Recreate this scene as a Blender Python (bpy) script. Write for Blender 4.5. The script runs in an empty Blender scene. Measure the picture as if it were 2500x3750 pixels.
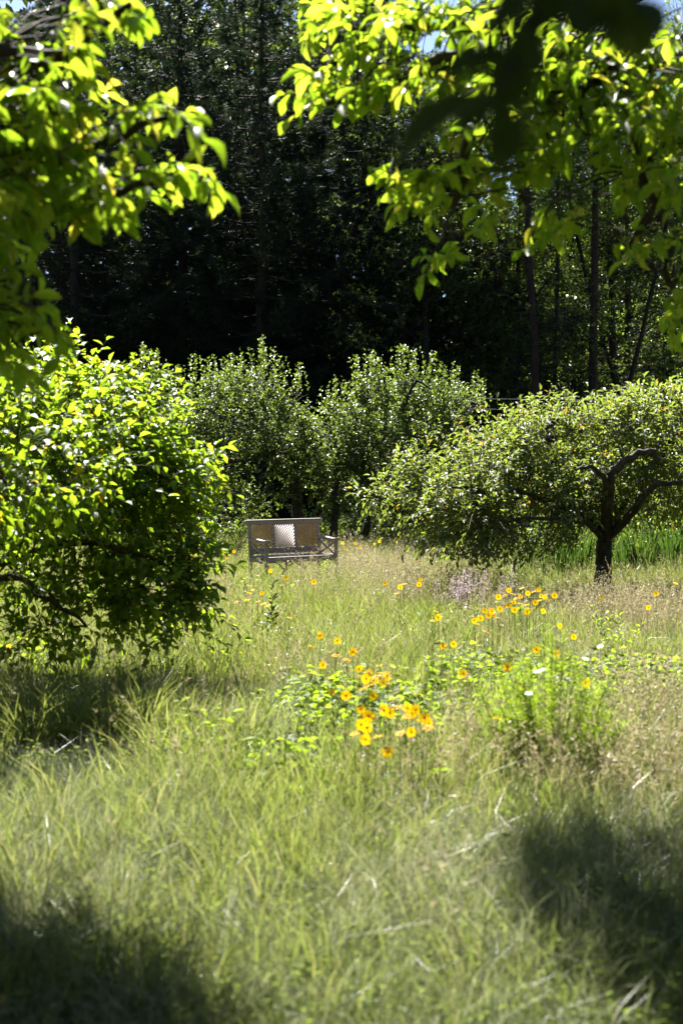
import bpy, bmesh, math, random
import numpy as np
from mathutils import Vector, Matrix, Euler

R = math.radians
rng = np.random.default_rng(7)
random.seed(7)
SC = bpy.context.scene
COL = SC.collection

# ----------------------------------------------------------------- camera
CAM_Z = 1.65
FPX = 5208.0                      # focal length in pixels of the 2500 x 3750 photograph
HORIZON = 1660.0                  # row of the horizon in the photograph
PITCH = math.atan((1875.0 - HORIZON) / FPX)
cam_d = bpy.data.cameras.new('camera')
cam = bpy.data.objects.new('camera', cam_d)
COL.objects.link(cam)
cam.location = (0, 0, CAM_Z)
cam.rotation_euler = (math.pi / 2 - PITCH, 0, 0)
cam_d.sensor_fit = 'VERTICAL'
cam_d.sensor_height = 36.0
cam_d.lens = FPX / 3750.0 * 36.0
cam_d.clip_start = 0.05
cam_d.clip_end = 2000
cam_d.dof.use_dof = True
cam_d.dof.focus_distance = 19.0
cam_d.dof.aperture_fstop = 2.8
SC.camera = cam

# ----------------------------------------------------------------- sky and sun
SUN_EL, SUN_AZ = 47.0, -16.0      # azimuth measured from +Y (away from the camera), negative = left
to_sun = Vector((math.sin(R(SUN_AZ)) * math.cos(R(SUN_EL)), math.cos(R(SUN_AZ)) * math.cos(R(SUN_EL)), math.sin(R(SUN_EL))))
world = bpy.data.worlds.new('World')
SC.world = world
world.use_nodes = True
wn = world.node_tree
sky = wn.nodes.new('ShaderNodeTexSky')
sky.sky_type = 'NISHITA'
sky.sun_disc = False
sky.sun_elevation = R(SUN_EL)
sky.sun_rotation = R(SUN_AZ)
sky.air_density = 0.6
sky.dust_density = 0.3
wn.links.new(sky.outputs[0], wn.nodes['Background'].inputs[0])
wn.nodes['Background'].inputs[1].default_value = 0.05
sun_d = bpy.data.lights.new('sun', 'SUN')
sun_d.energy = 5.0
sun_d.angle = R(0.53)
sun_d.color = (1.0, 0.955, 0.88)
sun = bpy.data.objects.new('sun', sun_d)
sun.rotation_euler = to_sun.to_track_quat('Z', 'Y').to_euler()
sun.location = (0, 0, 40)
COL.objects.link(sun)

SC.view_settings.view_transform = 'Standard'
SC.view_settings.look = 'None'
SC.view_settings.gamma = 1.0
SC.view_settings.use_curve_mapping = False
SC.view_settings.exposure = 2.25
SC.render.engine = 'CYCLES'
cy = SC.cycles
cy.max_bounces = 8
cy.diffuse_bounces = 3
cy.glossy_bounces = 2
cy.transmission_bounces = 5
cy.transparent_max_bounces = 4
cy.caustics_reflective = False
cy.caustics_refractive = False
cy.sample_clamp_indirect = 6.0
cy.use_denoising = True

# ----------------------------------------------------------------- geometry of the place
def gz(x, y):
    """height of the meadow"""
    x = np.asarray(x, float); y = np.asarray(y, float)
    yy = np.clip(y, -20, 45)
    z = -0.015 * yy
    z = z + 0.035 * np.sin(x * 0.9 + 0.5) * np.sin(y * 0.55) + 0.02 * np.sin(x * 2.1 + y * 1.3)
    return z

CP, SP = math.cos(PITCH), math.sin(PITCH)
def ray(u, v):
    """direction through a pixel of the 2500 x 3750 photograph, scaled so that its y is 1"""
    a = (u - 1250.0) / FPX
    b = -(v - 1875.0) / FPX
    d = np.array([a, CP + b * SP, -SP + b * CP])
    return d / d[1]
def at(u, v, D):
    d = ray(u, v)
    return np.array([d[0] * D, D, CAM_Z + d[2] * D])
def atd(u, v, D):
    """the same for the 1568-wide view of the photograph"""
    return at(u * 2500 / 1568, v * 2500 / 1568, D)
def on_ground(u, v, h=0.0):
    d = ray(u, v)
    lo, hi = 1.5, 60.0
    for _ in range(50):
        m = 0.5 * (lo + hi)
        if CAM_Z + d[2] * m > float(gz(d[0] * m, m)) + h: lo = m
        else: hi = m
    return np.array([d[0] * lo, lo, float(gz(d[0] * lo, lo))])
def gnd(u, v, h=0.0):
    return on_ground(u * 2500 / 1568, v * 2500 / 1568, h)

# ----------------------------------------------------------------- object helpers
def tag(o, label=None, cat=None, group=None, kind=None):
    if label: o['label'] = label
    if cat: o['category'] = cat
    if group: o['group'] = group
    if kind: o['kind'] = kind
    return o

def link(name, me, mat=None, parent=None, loc=None):
    if mat is not None and not me.materials: me.materials.append(mat)
    o = bpy.data.objects.new(name, me)
    COL.objects.link(o)
    if parent is not None: o.parent = parent
    if loc is not None: o.location = loc
    return o

def empty(name, loc, label, cat, group=None, rz=0.0):
    o = bpy.data.objects.new(name, None)
    o.empty_display_size = 0.1
    COL.objects.link(o)
    o.location = tuple(float(c) for c in loc)
    o.rotation_euler = (0, 0, rz)
    return tag(o, label, cat, group)

def np_mesh(name, V, faces, rnd=None, smooth=False):
    """faces: list of integer arrays (n,3) or (n,4); rnd: one value per vertex"""
    me = bpy.data.meshes.new(name)
    V = np.ascontiguousarray(V, dtype=np.float32)
    me.vertices.add(len(V))
    me.vertices.foreach_set('co', V.ravel())
    if faces:
        loops = np.concatenate([f.ravel() for f in faces]).astype(np.int32)
        tot = np.concatenate([np.full(len(f), f.shape[1], np.int32) for f in faces])
        start = np.concatenate([[0], np.cumsum(tot)[:-1]]).astype(np.int32)
        me.loops.add(len(loops))
        me.loops.foreach_set('vertex_index', loops)
        me.polygons.add(len(tot))
        me.polygons.foreach_set('loop_start', start)
        me.polygons.foreach_set('loop_total', tot)
        if smooth: me.polygons.foreach_set('use_smooth', np.ones(len(tot), bool))
    me.update(calc_edges=True)
    if rnd is not None:
        a = me.attributes.new('rnd', 'FLOAT', 'POINT')
        a.data.foreach_set('value', np.ascontiguousarray(rnd, dtype=np.float32))
    return me

def unit(a):
    return a / np.maximum(np.linalg.norm(a, axis=-1, keepdims=True), 1e-9)

# leaf templates: unit length along +y, x = half width 1 -> scaled, z = normal
def leaf_template(rows, fold, bend, lob=0.0):
    """rows: list of (t, halfwidth) strictly between base and tip"""
    V = [(0, 0, 0)]
    for t, w in rows:
        zb = -bend * t * t
        V += [(-w, t, zb + fold * w), (0, t, zb), (w, t, zb + fold * w)]
    V.append((0, 1, -bend))
    T, Q = [], []
    T += [(0, 2, 1), (0, 3, 2)]
    for k in range(len(rows) - 1):
        a, b = 1 + 3 * k, 4 + 3 * k
        Q += [(a, a + 1, b + 1, b), (a + 1, a + 2, b + 2, b + 1)]
    a = 1 + 3 * (len(rows) - 1); e = len(V) - 1
    T += [(a, a + 1, e), (a + 1, a + 2, e)]
    return np.array(V, float), np.array(T), (np.array(Q) if Q else None)
BIG = [leaf_template([(.12, .12), (.35, .36), (.62, .5), (.84, .32)], .35, b) for b in (.12, .3, .55)]
MID = [leaf_template([(.28, .40), (.58, .5), (.82, .24)], .35, b) for b in (.08, .22, .4)]
SMALL = [(np.array([(0, 0, 0), (-.5, .5, .16), (0, 1, -.15), (.5, .5, .16)], float), np.array([(0, 2, 1), (0, 3, 2)]), None)]

def frames(d, n):
    y = unit(d)
    x = unit(np.cross(y, n))
    z = np.cross(x, y)
    return x, y, z

def leaves_geo(pos, d, n, L, W, templates, rnd):
    """stack of leaves -> vertices, faces, rnd per vertex"""
    x, y, z = frames(d, n)
    which = rng.integers(0, len(templates), len(pos))
    Vs, Fs, Rs, off = [], [], [], 0
    for k, (TV, TT, TQ) in enumerate(templates):
        i = np.nonzero(which == k)[0]
        if not len(i): continue
        m = len(TV)
        P = (pos[i, None, :] + x[i, None, :] * (TV[None, :, 0:1] * W[i, None, None])
             + y[i, None, :] * (TV[None, :, 1:2] * L[i, None, None])
             + z[i, None, :] * (TV[None, :, 2:3] * L[i, None, None]))
        Vs.append(P.reshape(-1, 3))
        base = (np.arange(len(i)) * m + off)[:, None, None]
        Fs.append((TT[None] + base).reshape(-1, 3))
        if TQ is not None: Fs.append((TQ[None] + base).reshape(-1, 4))
        Rs.append(np.repeat(rnd[i], m))
        off += len(i) * m
    return np.concatenate(Vs), Fs, np.concatenate(Rs)

def tubes_geo(P, r, sides=4):
    """P (M,K,3) polylines with r (M,K): open tubes"""
    M, K, _ = P.shape
    t = np.empty_like(P)
    t[:, 1:-1] = P[:, 2:] - P[:, :-2]
    t[:, 0] = P[:, 1] - P[:, 0]
    t[:, -1] = P[:, -1] - P[:, -2]
    t = unit(t)
    ref = np.where(np.abs(t[..., 2:3]) > .9, np.array([1., 0, 0]), np.array([0, 0, 1.]))
    a = unit(np.cross(t, ref)); b = np.cross(t, a)
    ang = np.arange(sides) * 2 * math.pi / sides
    ring = (a[:, :, None, :] * np.cos(ang)[None, None, :, None] + b[:, :, None, :] * np.sin(ang)[None, None, :, None])
    V = P[:, :, None, :] + ring * r[:, :, None, None]
    idx = np.arange(M * K * sides).reshape(M, K, sides)
    q = np.stack([idx[:, :-1], np.roll(idx, -1, 2)[:, :-1], np.roll(idx, -1, 2)[:, 1:], idx[:, 1:]], -1)
    return V.reshape(-1, 3), q.reshape(-1, 4)

THIN = [(np.array([(-.5, 0, 0), (.5, 0, 0), (0, 1, -.1)], float), np.array([(0, 1, 2)]), None)]

class Geo:
    """collects vertex/face blocks into one mesh"""
    def __init__(self): self.V, self.F, self.Rn, self.n = [], [], [], 0
    def add(self, V, F, rnd=None):
        if not isinstance(F, list): F = [F]
        self.V.append(V); self.F += [f + self.n for f in F if f is not None]
        self.Rn.append(np.full(len(V), .5) if rnd is None else rnd)
        self.n += len(V)
    def box(self, c, s, rot=None):
        v = np.array([(x, y, z) for x in (-.5, .5) for y in (-.5, .5) for z in (-.5, .5)]) * np.array(s)
        if rot is not None: v = v @ np.array(rot).T
        f = np.array([(0, 1, 3, 2), (4, 6, 7, 5), (0, 4, 5, 1), (2, 3, 7, 6), (0, 2, 6, 4), (1, 5, 7, 3)])
        self.add(v + np.array(c), f)
    def tube(self, pts, r, sides=8):
        pts = np.array(pts, float)
        r = np.broadcast_to(np.array(r, float), (len(pts),))
        V, q = tubes_geo(pts[None], r[None], sides)
        cap0 = np.arange(sides)[None, ::-1]; cap1 = (np.arange(sides) + (len(pts) - 1) * sides)[None]
        self.add(V, [q, cap0, cap1])
    def mesh(self, name, base=None, smooth=False, rnd=True):
        V = np.concatenate(self.V)
        if base is not None: V = V - np.array(base)
        return np_mesh(name, V, self.F, np.concatenate(self.Rn) if rnd else None, smooth)

def catmull(pts, n):
    pts = np.array(pts, float)
    if len(pts) == 2: return pts[0] + (pts[1] - pts[0]) * np.linspace(0, 1, n)[:, None]
    P = np.vstack([2 * pts[0] - pts[1], pts, 2 * pts[-1] - pts[-2]])
    out = []
    for s in np.linspace(0, len(pts) - 1 - 1e-6, n):
        i = int(s); t = s - i
        p0, p1, p2, p3 = P[i], P[i + 1], P[i + 2], P[i + 3]
        out.append(.5 * ((2 * p1) + (-p0 + p2) * t + (2 * p0 - 5 * p1 + 4 * p2 - p3) * t * t + (-p0 + 3 * p1 - 3 * p2 + p3) * t ** 3))
    return np.array(out)

# ----------------------------------------------------------------- materials
def new_mat(name):
    m = bpy.data.materials.new(name)
    m.use_nodes = True
    nt = m.node_tree
    for n in list(nt.nodes): nt.nodes.remove(n)
    out = nt.nodes.new('ShaderNodeOutputMaterial')
    return m, nt, out

def rnd_socket(nt):
    at_ = nt.nodes.new('ShaderNodeAttribute'); at_.attribute_name = 'rnd'
    oi = nt.nodes.new('ShaderNodeObjectInfo')
    ad = nt.nodes.new('ShaderNodeMath'); ad.operation = 'ADD'
    fr = nt.nodes.new('ShaderNodeMath'); fr.operation = 'FRACT'
    nt.links.new(at_.outputs['Fac'], ad.inputs[0]); nt.links.new(oi.outputs['Random'], ad.inputs[1])
    nt.links.new(ad.outputs[0], fr.inputs[0])
    return fr.outputs[0]

def ramp(nt, sock, cols):
    cr = nt.nodes.new('ShaderNodeValToRGB')
    e = cr.color_ramp.elements
    while len(e) < len(cols): e.new(0.5)
    for k, (p, c) in enumerate(cols):
        e[k].position = p; e[k].color = (*c, 1)
    nt.links.new(sock, cr.inputs[0])
    return cr.outputs[0]

def leaf_mat(name, refl, trans, rough=.38, tfac=.5, spec=.5, noise=None):
    """leaf: glossy reflecting face plus light let through; refl / trans are ramps over the per-leaf random value"""
    m, nt, out = new_mat(name)
    s = rnd_socket(nt)
    pb = nt.nodes.new('ShaderNodeBsdfPrincipled')
    tr = nt.nodes.new('ShaderNodeBsdfTranslucent')
    mx = nt.nodes.new('ShaderNodeMixShader')
    cr_, ct_ = ramp(nt, s, refl), ramp(nt, s, trans)
    if noise:                                        # uneven tissue, veins and thin spots
        ge = nt.nodes.new('ShaderNodeNewGeometry'); nz = nt.nodes.new('ShaderNodeTexNoise')
        nz.inputs['Scale'].default_value = noise; nz.inputs['Detail'].default_value = 3
        nt.links.new(ge.outputs['Position'], nz.inputs['Vector'])
        mo = ramp(nt, nz.outputs['Fac'], [(.3, (.68, .74, .7)), (.5, (1.0, 1.0, .95)), (.7, (1.22, 1.16, 1.3))])
        def mul(c):
            m_ = nt.nodes.new('ShaderNodeMix'); m_.data_type = 'RGBA'; m_.blend_type = 'MULTIPLY'; m_.inputs[0].default_value = 1
            nt.links.new(c, m_.inputs[6]); nt.links.new(mo, m_.inputs[7]); return m_.outputs[2]
        cr_, ct_ = mul(cr_), mul(ct_)
    nt.links.new(cr_, pb.inputs['Base Color'])
    nt.links.new(ct_, tr.inputs['Color'])
    pb.inputs['Roughness'].default_value = rough
    pb.inputs['Specular IOR Level'].default_value = spec
    mx.inputs[0].default_value = tfac
    nt.links.new(pb.outputs[0], mx.inputs[1]); nt.links.new(tr.outputs[0], mx.inputs[2])
    nt.links.new(mx.outputs[0], out.inputs[0])
    return m

def noise_mat(name, cols, scale, rough=.8, bump=.0, detail=6, stretch=(1, 1, 1), spec=.3, bump_dist=.02):
    m, nt, out = new_mat(name)
    pb = nt.nodes.new('ShaderNodeBsdfPrincipled')
    tc = nt.nodes.new('ShaderNodeTexCoord'); mp = nt.nodes.new('ShaderNodeMapping')
    mp.inputs['Scale'].default_value = stretch
    nz = nt.nodes.new('ShaderNodeTexNoise')
    nz.inputs['Scale'].default_value = scale; nz.inputs['Detail'].default_value = detail; nz.inputs['Roughness'].default_value = .65
    nt.links.new(tc.outputs['Object'], mp.inputs[0]); nt.links.new(mp.outputs[0], nz.inputs['Vector'])
    nt.links.new(ramp(nt, nz.outputs['Fac'], cols), pb.inputs['Base Color'])
    pb.inputs['Roughness'].default_value = rough
    pb.inputs['Specular IOR Level'].default_value = spec
    if bump:
        bp = nt.nodes.new('ShaderNodeBump'); bp.inputs['Strength'].default_value = bump; bp.inputs['Distance'].default_value = bump_dist
        nt.links.new(nz.outputs['Fac'], bp.inputs['Height']); nt.links.new(bp.outputs[0], pb.inputs['Normal'])
    nt.links.new(pb.outputs[0], out.inputs[0])
    return m

M = {}
M['big_leaf'] = leaf_mat('big_leaf', [(0, (.045, .085, .012)), (1, (.075, .13, .02))],
                         [(0, (.25, .42, .016)), (.5, (.36, .53, .024)), (.9, (.47, .60, .035)), (1, (.58, .52, .05))], .42, .7, .5, 42)
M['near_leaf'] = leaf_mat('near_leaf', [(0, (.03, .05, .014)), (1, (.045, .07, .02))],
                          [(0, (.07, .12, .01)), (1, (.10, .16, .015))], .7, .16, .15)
M['shrub_leaf'] = leaf_mat('shrub_leaf', [(0, (.04, .085, .012)), (1, (.07, .12, .018))],
                           [(0, (.24, .40, .014)), (.6, (.34, .50, .02)), (.97, (.45, .56, .03)), (1, (.7, .42, .02))], .5, .52, .45, 50)
M['fruit_leaf'] = leaf_mat('fruit_leaf', [(0, (.055, .08, .032)), (1, (.095, .12, .058))],
                           [(0, (.25, .35, .035)), (.9, (.36, .45, .06)), (.95, (.38, .40, .04)), (1, (.6, .28, .03))], .62, .36, .95)
M['apple_leaf'] = leaf_mat('apple_leaf', [(0, (.032, .055, .018)), (1, (.055, .085, .03))],
                           [(0, (.19, .29, .025)), (1, (.31, .42, .05))], .42, .33, .6)
M['wood_leaf'] = leaf_mat('wood_leaf', [(0, (.04, .065, .022)), (1, (.065, .095, .035))],
                          [(0, (.16, .27, .02)), (1, (.28, .40, .035))], .42, .42, .55)
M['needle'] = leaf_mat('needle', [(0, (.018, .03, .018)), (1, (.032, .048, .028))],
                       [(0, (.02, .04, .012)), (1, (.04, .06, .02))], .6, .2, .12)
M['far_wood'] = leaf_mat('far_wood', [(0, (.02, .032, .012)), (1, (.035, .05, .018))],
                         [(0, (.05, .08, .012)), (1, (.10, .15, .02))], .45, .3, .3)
M['bark'] = noise_mat('bark', [(.3, (.028, .022, .017)), (.6, (.06, .05, .04)), (.8, (.10, .09, .075))], 14, .9, .8, 8, (1, 1, .35))
M['grey_bark'] = noise_mat('grey_bark', [(.3, (.025, .022, .018)), (.55, (.065, .058, .05)), (.75, (.13, .125, .11))], 18, .85, .9, 8, (1, 1, .45))
M['pine_bark'] = noise_mat('pine_bark', [(.3, (.02, .014, .011)), (.7, (.07, .045, .032))], 9, .9, .8, 8, (1, 1, .25))
M['weathered_wood'] = noise_mat('weathered_wood', [(.25, (.25, .195, .185)), (.5, (.38, .315, .30)), (.75, (.48, .41, .39))], 9, .62, .25, 10, (1, 9, 9), .4, .004)
M['warm_bounce_wood'] = noise_mat('warm_bounce_wood', [(.25, (.22, .15, .085)), (.5, (.32, .23, .14)), (.75, (.40, .30, .19))], 9, .65, .25, 10, (1, 9, 9), .35, .004)  # bench wood with the warm light bounced off the grass put into its colour
M['soil'] = noise_mat('soil', [(.3, (.025, .028, .012)), (.5, (.055, .058, .022)), (.7, (.11, .095, .05))], 1.6, .95, .6, 10)
M['grass'] = leaf_mat('grass', [(0, (.055, .08, .02)), (.6, (.09, .11, .035)), (1, (.15, .15, .06))],
                      [(0, (.17, .24, .035)), (.7, (.27, .32, .06)), (1, (.38, .37, .12))], .36, .45, .6)
M['soft'] = leaf_mat('soft', [(0, (.06, .085, .025)), (.6, (.10, .12, .05)), (1, (.19, .18, .10))],
                     [(0, (.18, .25, .04)), (.7, (.27, .32, .08)), (1, (.38, .37, .17))], .34, .42, .7)
M['weed'] = leaf_mat('weed', [(0, (.06, .095, .025)), (1, (.10, .13, .045))],
                     [(0, (.18, .28, .03)), (1, (.28, .36, .06))], .65, .45, .15)
M['lush'] = leaf_mat('lush', [(0, (.06, .10, .012)), (1, (.09, .14, .02))],
                     [(0, (.26, .42, .015)), (1, (.40, .54, .03))], .6, .5, .22)
M['straw'] = leaf_mat('straw', [(0, (.21, .175, .095)), (.5, (.30, .255, .155)), (1, (.37, .335, .22))],
                      [(0, (.26, .22, .11)), (1, (.40, .35, .20))], .45, .45, .4)
M['silver'] = leaf_mat('silver', [(0, (.17, .185, .16)), (1, (.27, .28, .26))],
                       [(0, (.14, .16, .11)), (1, (.22, .24, .18))], .4, .35, .5)
M['pale_grass'] = leaf_mat('pale_grass', [(0, (.15, .17, .09)), (1, (.26, .27, .19))],
                     [(0, (.24, .28, .10)), (1, (.38, .40, .22))], .36, .42, .6)
M['strap'] = leaf_mat('strap', [(0, (.025, .05, .015)), (1, (.04, .075, .02))],
                      [(0, (.06, .13, .015)), (1, (.11, .2, .02))], .45, .35, .3)
M['petal'] = leaf_mat('petal', [(0, (.74, .40, .004)), (1, (.78, .52, .006))],
                      [(0, (.76, .43, .003)), (1, (.80, .55, .005))], .6, .55, .12)
M['flower_centre'] = noise_mat('flower_centre', [(.3, (.22, .085, .01)), (.7, (.40, .19, .02))], 300, .8)
M['stem'] = leaf_mat('stem', [(0, (.07, .12, .025)), (1, (.1, .15, .035))], [(0, (.12, .2, .02)), (1, (.14, .22, .03))], .5, .25, .4)
M['pink'] = leaf_mat('pink', [(0, (.50, .36, .43)), (1, (.60, .50, .55))], [(0, (.42, .30, .36)), (1, (.52, .42, .46))], .7, .4, .2)
M['white_petal'] = leaf_mat('white_petal', [(0, (.75, .76, .72)), (1, (.8, .8, .78))], [(0, (.6, .62, .55)), (1, (.7, .7, .66))], .6, .4, .3)
M['orange_petal'] = leaf_mat('orange_petal', [(0, (.75, .22, .02)), (1, (.8, .25, .02))], [(0, (.7, .2, .01)), (1, (.7, .2, .01))], .6, .4, .3)
mw, nt, out = new_mat('wire')
pb = nt.nodes.new('ShaderNodeBsdfPrincipled'); pb.inputs['Base Color'].default_value = (.55, .55, .54, 1)
pb.inputs['Metallic'].default_value = .9; pb.inputs['Roughness'].default_value = .35
nt.links.new(pb.outputs[0], out.inputs[0]); M['wire'] = mw

# ----------------------------------------------------------------- ground
def build_ground():
    xs = np.concatenate([np.linspace(-400, -14, 14), np.linspace(-12, 12, 97), np.linspace(14, 400, 14)])
    ys = np.concatenate([np.linspace(-60, -4, 8), np.linspace(-2, 46, 193), np.linspace(50, 600, 16)])
    X, Y = np.meshgrid(xs, ys)
    Z = gz(X, Y)
    V = np.stack([X, Y, Z], -1).reshape(-1, 3)
    n, m = len(ys), len(xs)
    i = np.arange(n * m).reshape(n, m)
    q = np.stack([i[:-1, :-1], i[:-1, 1:], i[1:, 1:], i[1:, :-1]], -1).reshape(-1, 4)
    tag(link('ground', np_mesh('ground', V, [q], smooth=True), M['soil']), kind='structure')
build_ground()

# ----------------------------------------------------------------- trees
def blob_points(blobs, n, shell=.55, gap=None, gap_scale=1.3):
    """points through ellipsoids, denser near their skin, with noise gaps; returns points and outward directions"""
    w = np.array([b[2] for b in blobs], float); w /= w.sum()
    P, O = [], []
    for (c, r, _), k in zip(blobs, (w * n).astype(int)):
        d = unit(rng.normal(size=(k, 3)))
        rad = rng.random(k) ** (1 / 3.) * (1 - shell) + shell * (1 - rng.random(k) ** 2 * .35)
        rad = np.clip(rad, 0, 1.02)
        p = np.array(c) + d * rad[:, None] * np.array(r)
        P.append(p); O.append(unit(d / np.array(r)))
    P, O = np.concatenate(P), np.concatenate(O)
    if gap:
        ph = rng.random(9) * 6.28
        f = (np.sin(P[:, 0] * 2.3 * gap_scale + ph[0] + 1.4 * np.sin(P[:, 2] * 1.7 * gap_scale + ph[1]))
             + np.sin(P[:, 1] * 2.1 * gap_scale + ph[2] + 1.2 * np.sin(P[:, 0] * 1.9 * gap_scale + ph[3]))
             + np.sin(P[:, 2] * 2.9 * gap_scale + ph[4] + 1.3 * np.sin(P[:, 1] * 1.3 * gap_scale + ph[5])))
        keep = f > gap
        P, O = P[keep], O[keep]
    return P, O

class Tree:
    def __init__(self): self.pl, self.N, self.NR = [], [], []
    def limb(self, pts, r0, r1, n=None, wob=.0, power=1.0):
        pts = catmull(pts, n or max(5, len(pts) * 4))
        if wob: pts[1:-1] += rng.normal(size=(len(pts) - 2, 3)) * wob
        r = r0 + (r1 - r0) * np.linspace(0, 1, len(pts)) ** power
        self.pl.append((pts, r)); self.N += list(pts); self.NR += list(r)
    def flare(self, k=1.5):
        pts, r = self.pl[0]
        r[0] *= k; r[1] *= 1 + (k - 1) * .35
    def branches(self, targets, rmin=.006, rk=.018, lift=.25, wob=.03, n=7):
        c0 = np.array(self.N[0])
        o = np.argsort(np.linalg.norm(targets - c0, axis=1))
        for t in targets[o]:
            A = np.array(self.N)
            d = np.linalg.norm(A - t, axis=1) + .25 * np.maximum(A[:, 2] - t[2], 0)
            i = int(np.argmin(d)); L = d[i]
            if L < .05: continue
            p0 = A[i]
            mid = (p0 + t) / 2 + np.array([0, 0, lift * L]) + rng.normal(size=3) * wob * L * 2
            r0 = min(self.NR[i] * .75, rmin + rk * L)
            self.limb([p0, mid, t], max(r0, rmin), rmin * .7, n, wob * L * .5)
    def geo(self, sides=8, small=4, lim=.02):
        g = Geo()
        for pts, r in self.pl:
            g.tube(pts, r, sides if r[0] > lim else small)
        return g

def shoot_leaves(base, dirs, length, K, droop, spread, L, W, hang=.25, flat=.6, tip_whorl=0.0, jit=.3):
    """leaves along shoots: returns shoot polylines (M,4,3) and leaf pos, axis, normal, length, width"""
    m = len(base)
    s = np.linspace(0, 1, 4)[None, :, None]
    g = np.array([0, 0, -1.])
    P = base[:, None, :] + dirs[:, None, :] * (length[:, None, None] * s) + g * (droop[:, None, None] * length[:, None, None] * s ** 2)
    t = np.linspace(.12, 1, K)[None, :] + rng.normal(size=(m, K)) * .03
    if tip_whorl: t = np.clip(t, 0, 1) ** (1 / (1 + tip_whorl))
    t = np.clip(t, .03, 1.0)
    pos = base[:, None, :] + dirs[:, None, :] * (length[:, None] * t)[..., None] + g * (droop[:, None] * length[:, None] * t ** 2)[..., None]
    tang = unit(dirs[:, None, :] + g * (2 * droop[:, None] * t)[..., None])
    ref = np.where(np.abs(dirs[:, 2:3]) > .85, np.array([1., 0, 0]), np.array([0, 0, 1.]))
    a = unit(np.cross(dirs, ref))[:, None, :]; b = np.cross(tang, a)
    phi = (np.arange(K) * 2.3999)[None, :] + rng.random((m, 1)) * 6.28 + rng.normal(size=(m, K)) * .3
    rad = a * np.cos(phi)[..., None] + b * np.sin(phi)[..., None] * (1 - flat * .5)
    sp = spread + rng.normal(size=(m, K)) * .15
    ax = unit(tang * np.cos(sp)[..., None] + rad * np.sin(sp)[..., None] + g * hang)
    up = np.array([0, 0, 1.])
    nr = unit(up * flat + rad * -.15 + tang * .35 * (1 - flat) + rng.normal(size=(m, K, 3)) * jit)
    pos, ax, nr = pos.reshape(-1, 3), ax.reshape(-1, 3), nr.reshape(-1, 3)
    sc = .5 + .75 * rng.random(len(pos)) ** .75
    return P, pos, ax, nr, L * sc, W * sc * (.9 + .2 * rng.random(len(pos)))

def project(p):
    """pixel in the photograph and depth"""
    q = p - np.array([0, 0, CAM_Z])
    dep = q[:, 1] * CP - q[:, 2] * SP
    upc = q[:, 1] * SP + q[:, 2] * CP
    dep = np.maximum(dep, 1e-3)
    return 1250 + q[:, 0] / dep * FPX, 1875 - upc / dep * FPX, dep

def finish_tree(name, label, cat, tree, sets, leafmat, barkmat, templates, base=None, single=0, group=None, sides=8, keep=None, twig_r=.004):
    """sets: list of (P, pos, ax, nr, L, W). Builds root > trunk, leaf x single, crown"""
    base = np.array(tree.N[0] if base is None else base, float)
    root = empty(name, base, label, cat, group)
    g = tree.geo(sides)
    P = np.concatenate([s[0] for s in sets])
    # connect each shoot to the nearest branch point
    A = np.array(tree.N); AR = np.array(tree.NR)
    near = np.empty(len(P), int)
    for k in range(0, len(P), 500):
        d = ((P[k:k + 500, 0][:, None, :] - A[None]) ** 2).sum(-1)
        near[k:k + 500] = d.argmin(1)
    c0 = A[near]; c1 = P[:, 0]
    mid = (c0 + c1) / 2 + np.array([0, 0, .08]) * np.linalg.norm(c1 - c0, axis=1)[:, None]
    C = np.stack([c0, mid, c1], 1)
    rr = np.minimum(AR[near] * .7, twig_r * 1.5)
    V, q = tubes_geo(C, np.stack([rr, rr * .85, np.full(len(rr), twig_r)], 1), 3); g.add(V, q)
    V, q = tubes_geo(P, np.tile(np.array([1, .8, .6, .35]) * twig_r, (len(P), 1)), 3); g.add(V, q)
    link('trunk', g.mesh('trunk', base, smooth=True, rnd=False), M[barkmat], root)
    pos, ax, nr, L, W = [np.concatenate([s[k] for s in sets]) for k in range(1, 6)]
    if keep is not None:
        k = keep(pos); pos, ax, nr, L, W = pos[k], ax[k], nr[k], L[k], W[k]
    rnd = rng.random(len(pos)) * .98
    pick = np.zeros(len(pos), bool)
    if single:
        u, v, d = project(pos + ax * (L[:, None] * .5))
        vis = (u > 15) & (u < 2485) & (v > 15) & (v < 3735)
        size = L / d * (.8 + .4 * rng.random(len(L)))
        size[~vis] = -1
        idx = np.argsort(-size)[:single * 2]
        idx = rng.permutation(idx)[:single]
        idx = idx[size[idx] > 0]
        pick[idx] = True
        x, y, z = frames(ax[idx], nr[idx])
        tm = []
        for TV, TT, TQ in templates:
            me = np_mesh('leaf', TV, [f for f in (TT, TQ) if f is not None], smooth=True); me.materials.append(M[leafmat]); tm.append(me)
        for j, i in enumerate(idx):
            o = bpy.data.objects.new('leaf', tm[j % len(tm)])
            COL.objects.link(o); o.parent = root
            m3 = np.stack([x[j] * W[i], y[j] * L[i], z[j] * L[i]], 1)
            mm = Matrix.Identity(4)
            for a in range(3):
                for b in range(3): mm[a][b] = float(m3[a, b])
                mm[a][3] = float(pos[i, a] - base[a])
            # decompose keeps unequal scale because the axes are orthogonal
            o.matrix_basis = mm
    k = ~pick
    V, F, Rn = leaves_geo(pos[k], ax[k], nr[k], L[k], W[k], templates, rnd[k])
    cr = link('crown', np_mesh('crown', V - base, F, Rn, smooth=len(templates[0][0]) > 4), M[leafmat], root)
    cr['kind'] = 'stuff'
    return root, len(pos)

def mk_shoots(P, O, out=.6, up=.4, rnd=.5):
    d = O * out + np.array([0, 0, up]) + rng.normal(size=P.shape) * rnd
    return unit(d)

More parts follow.
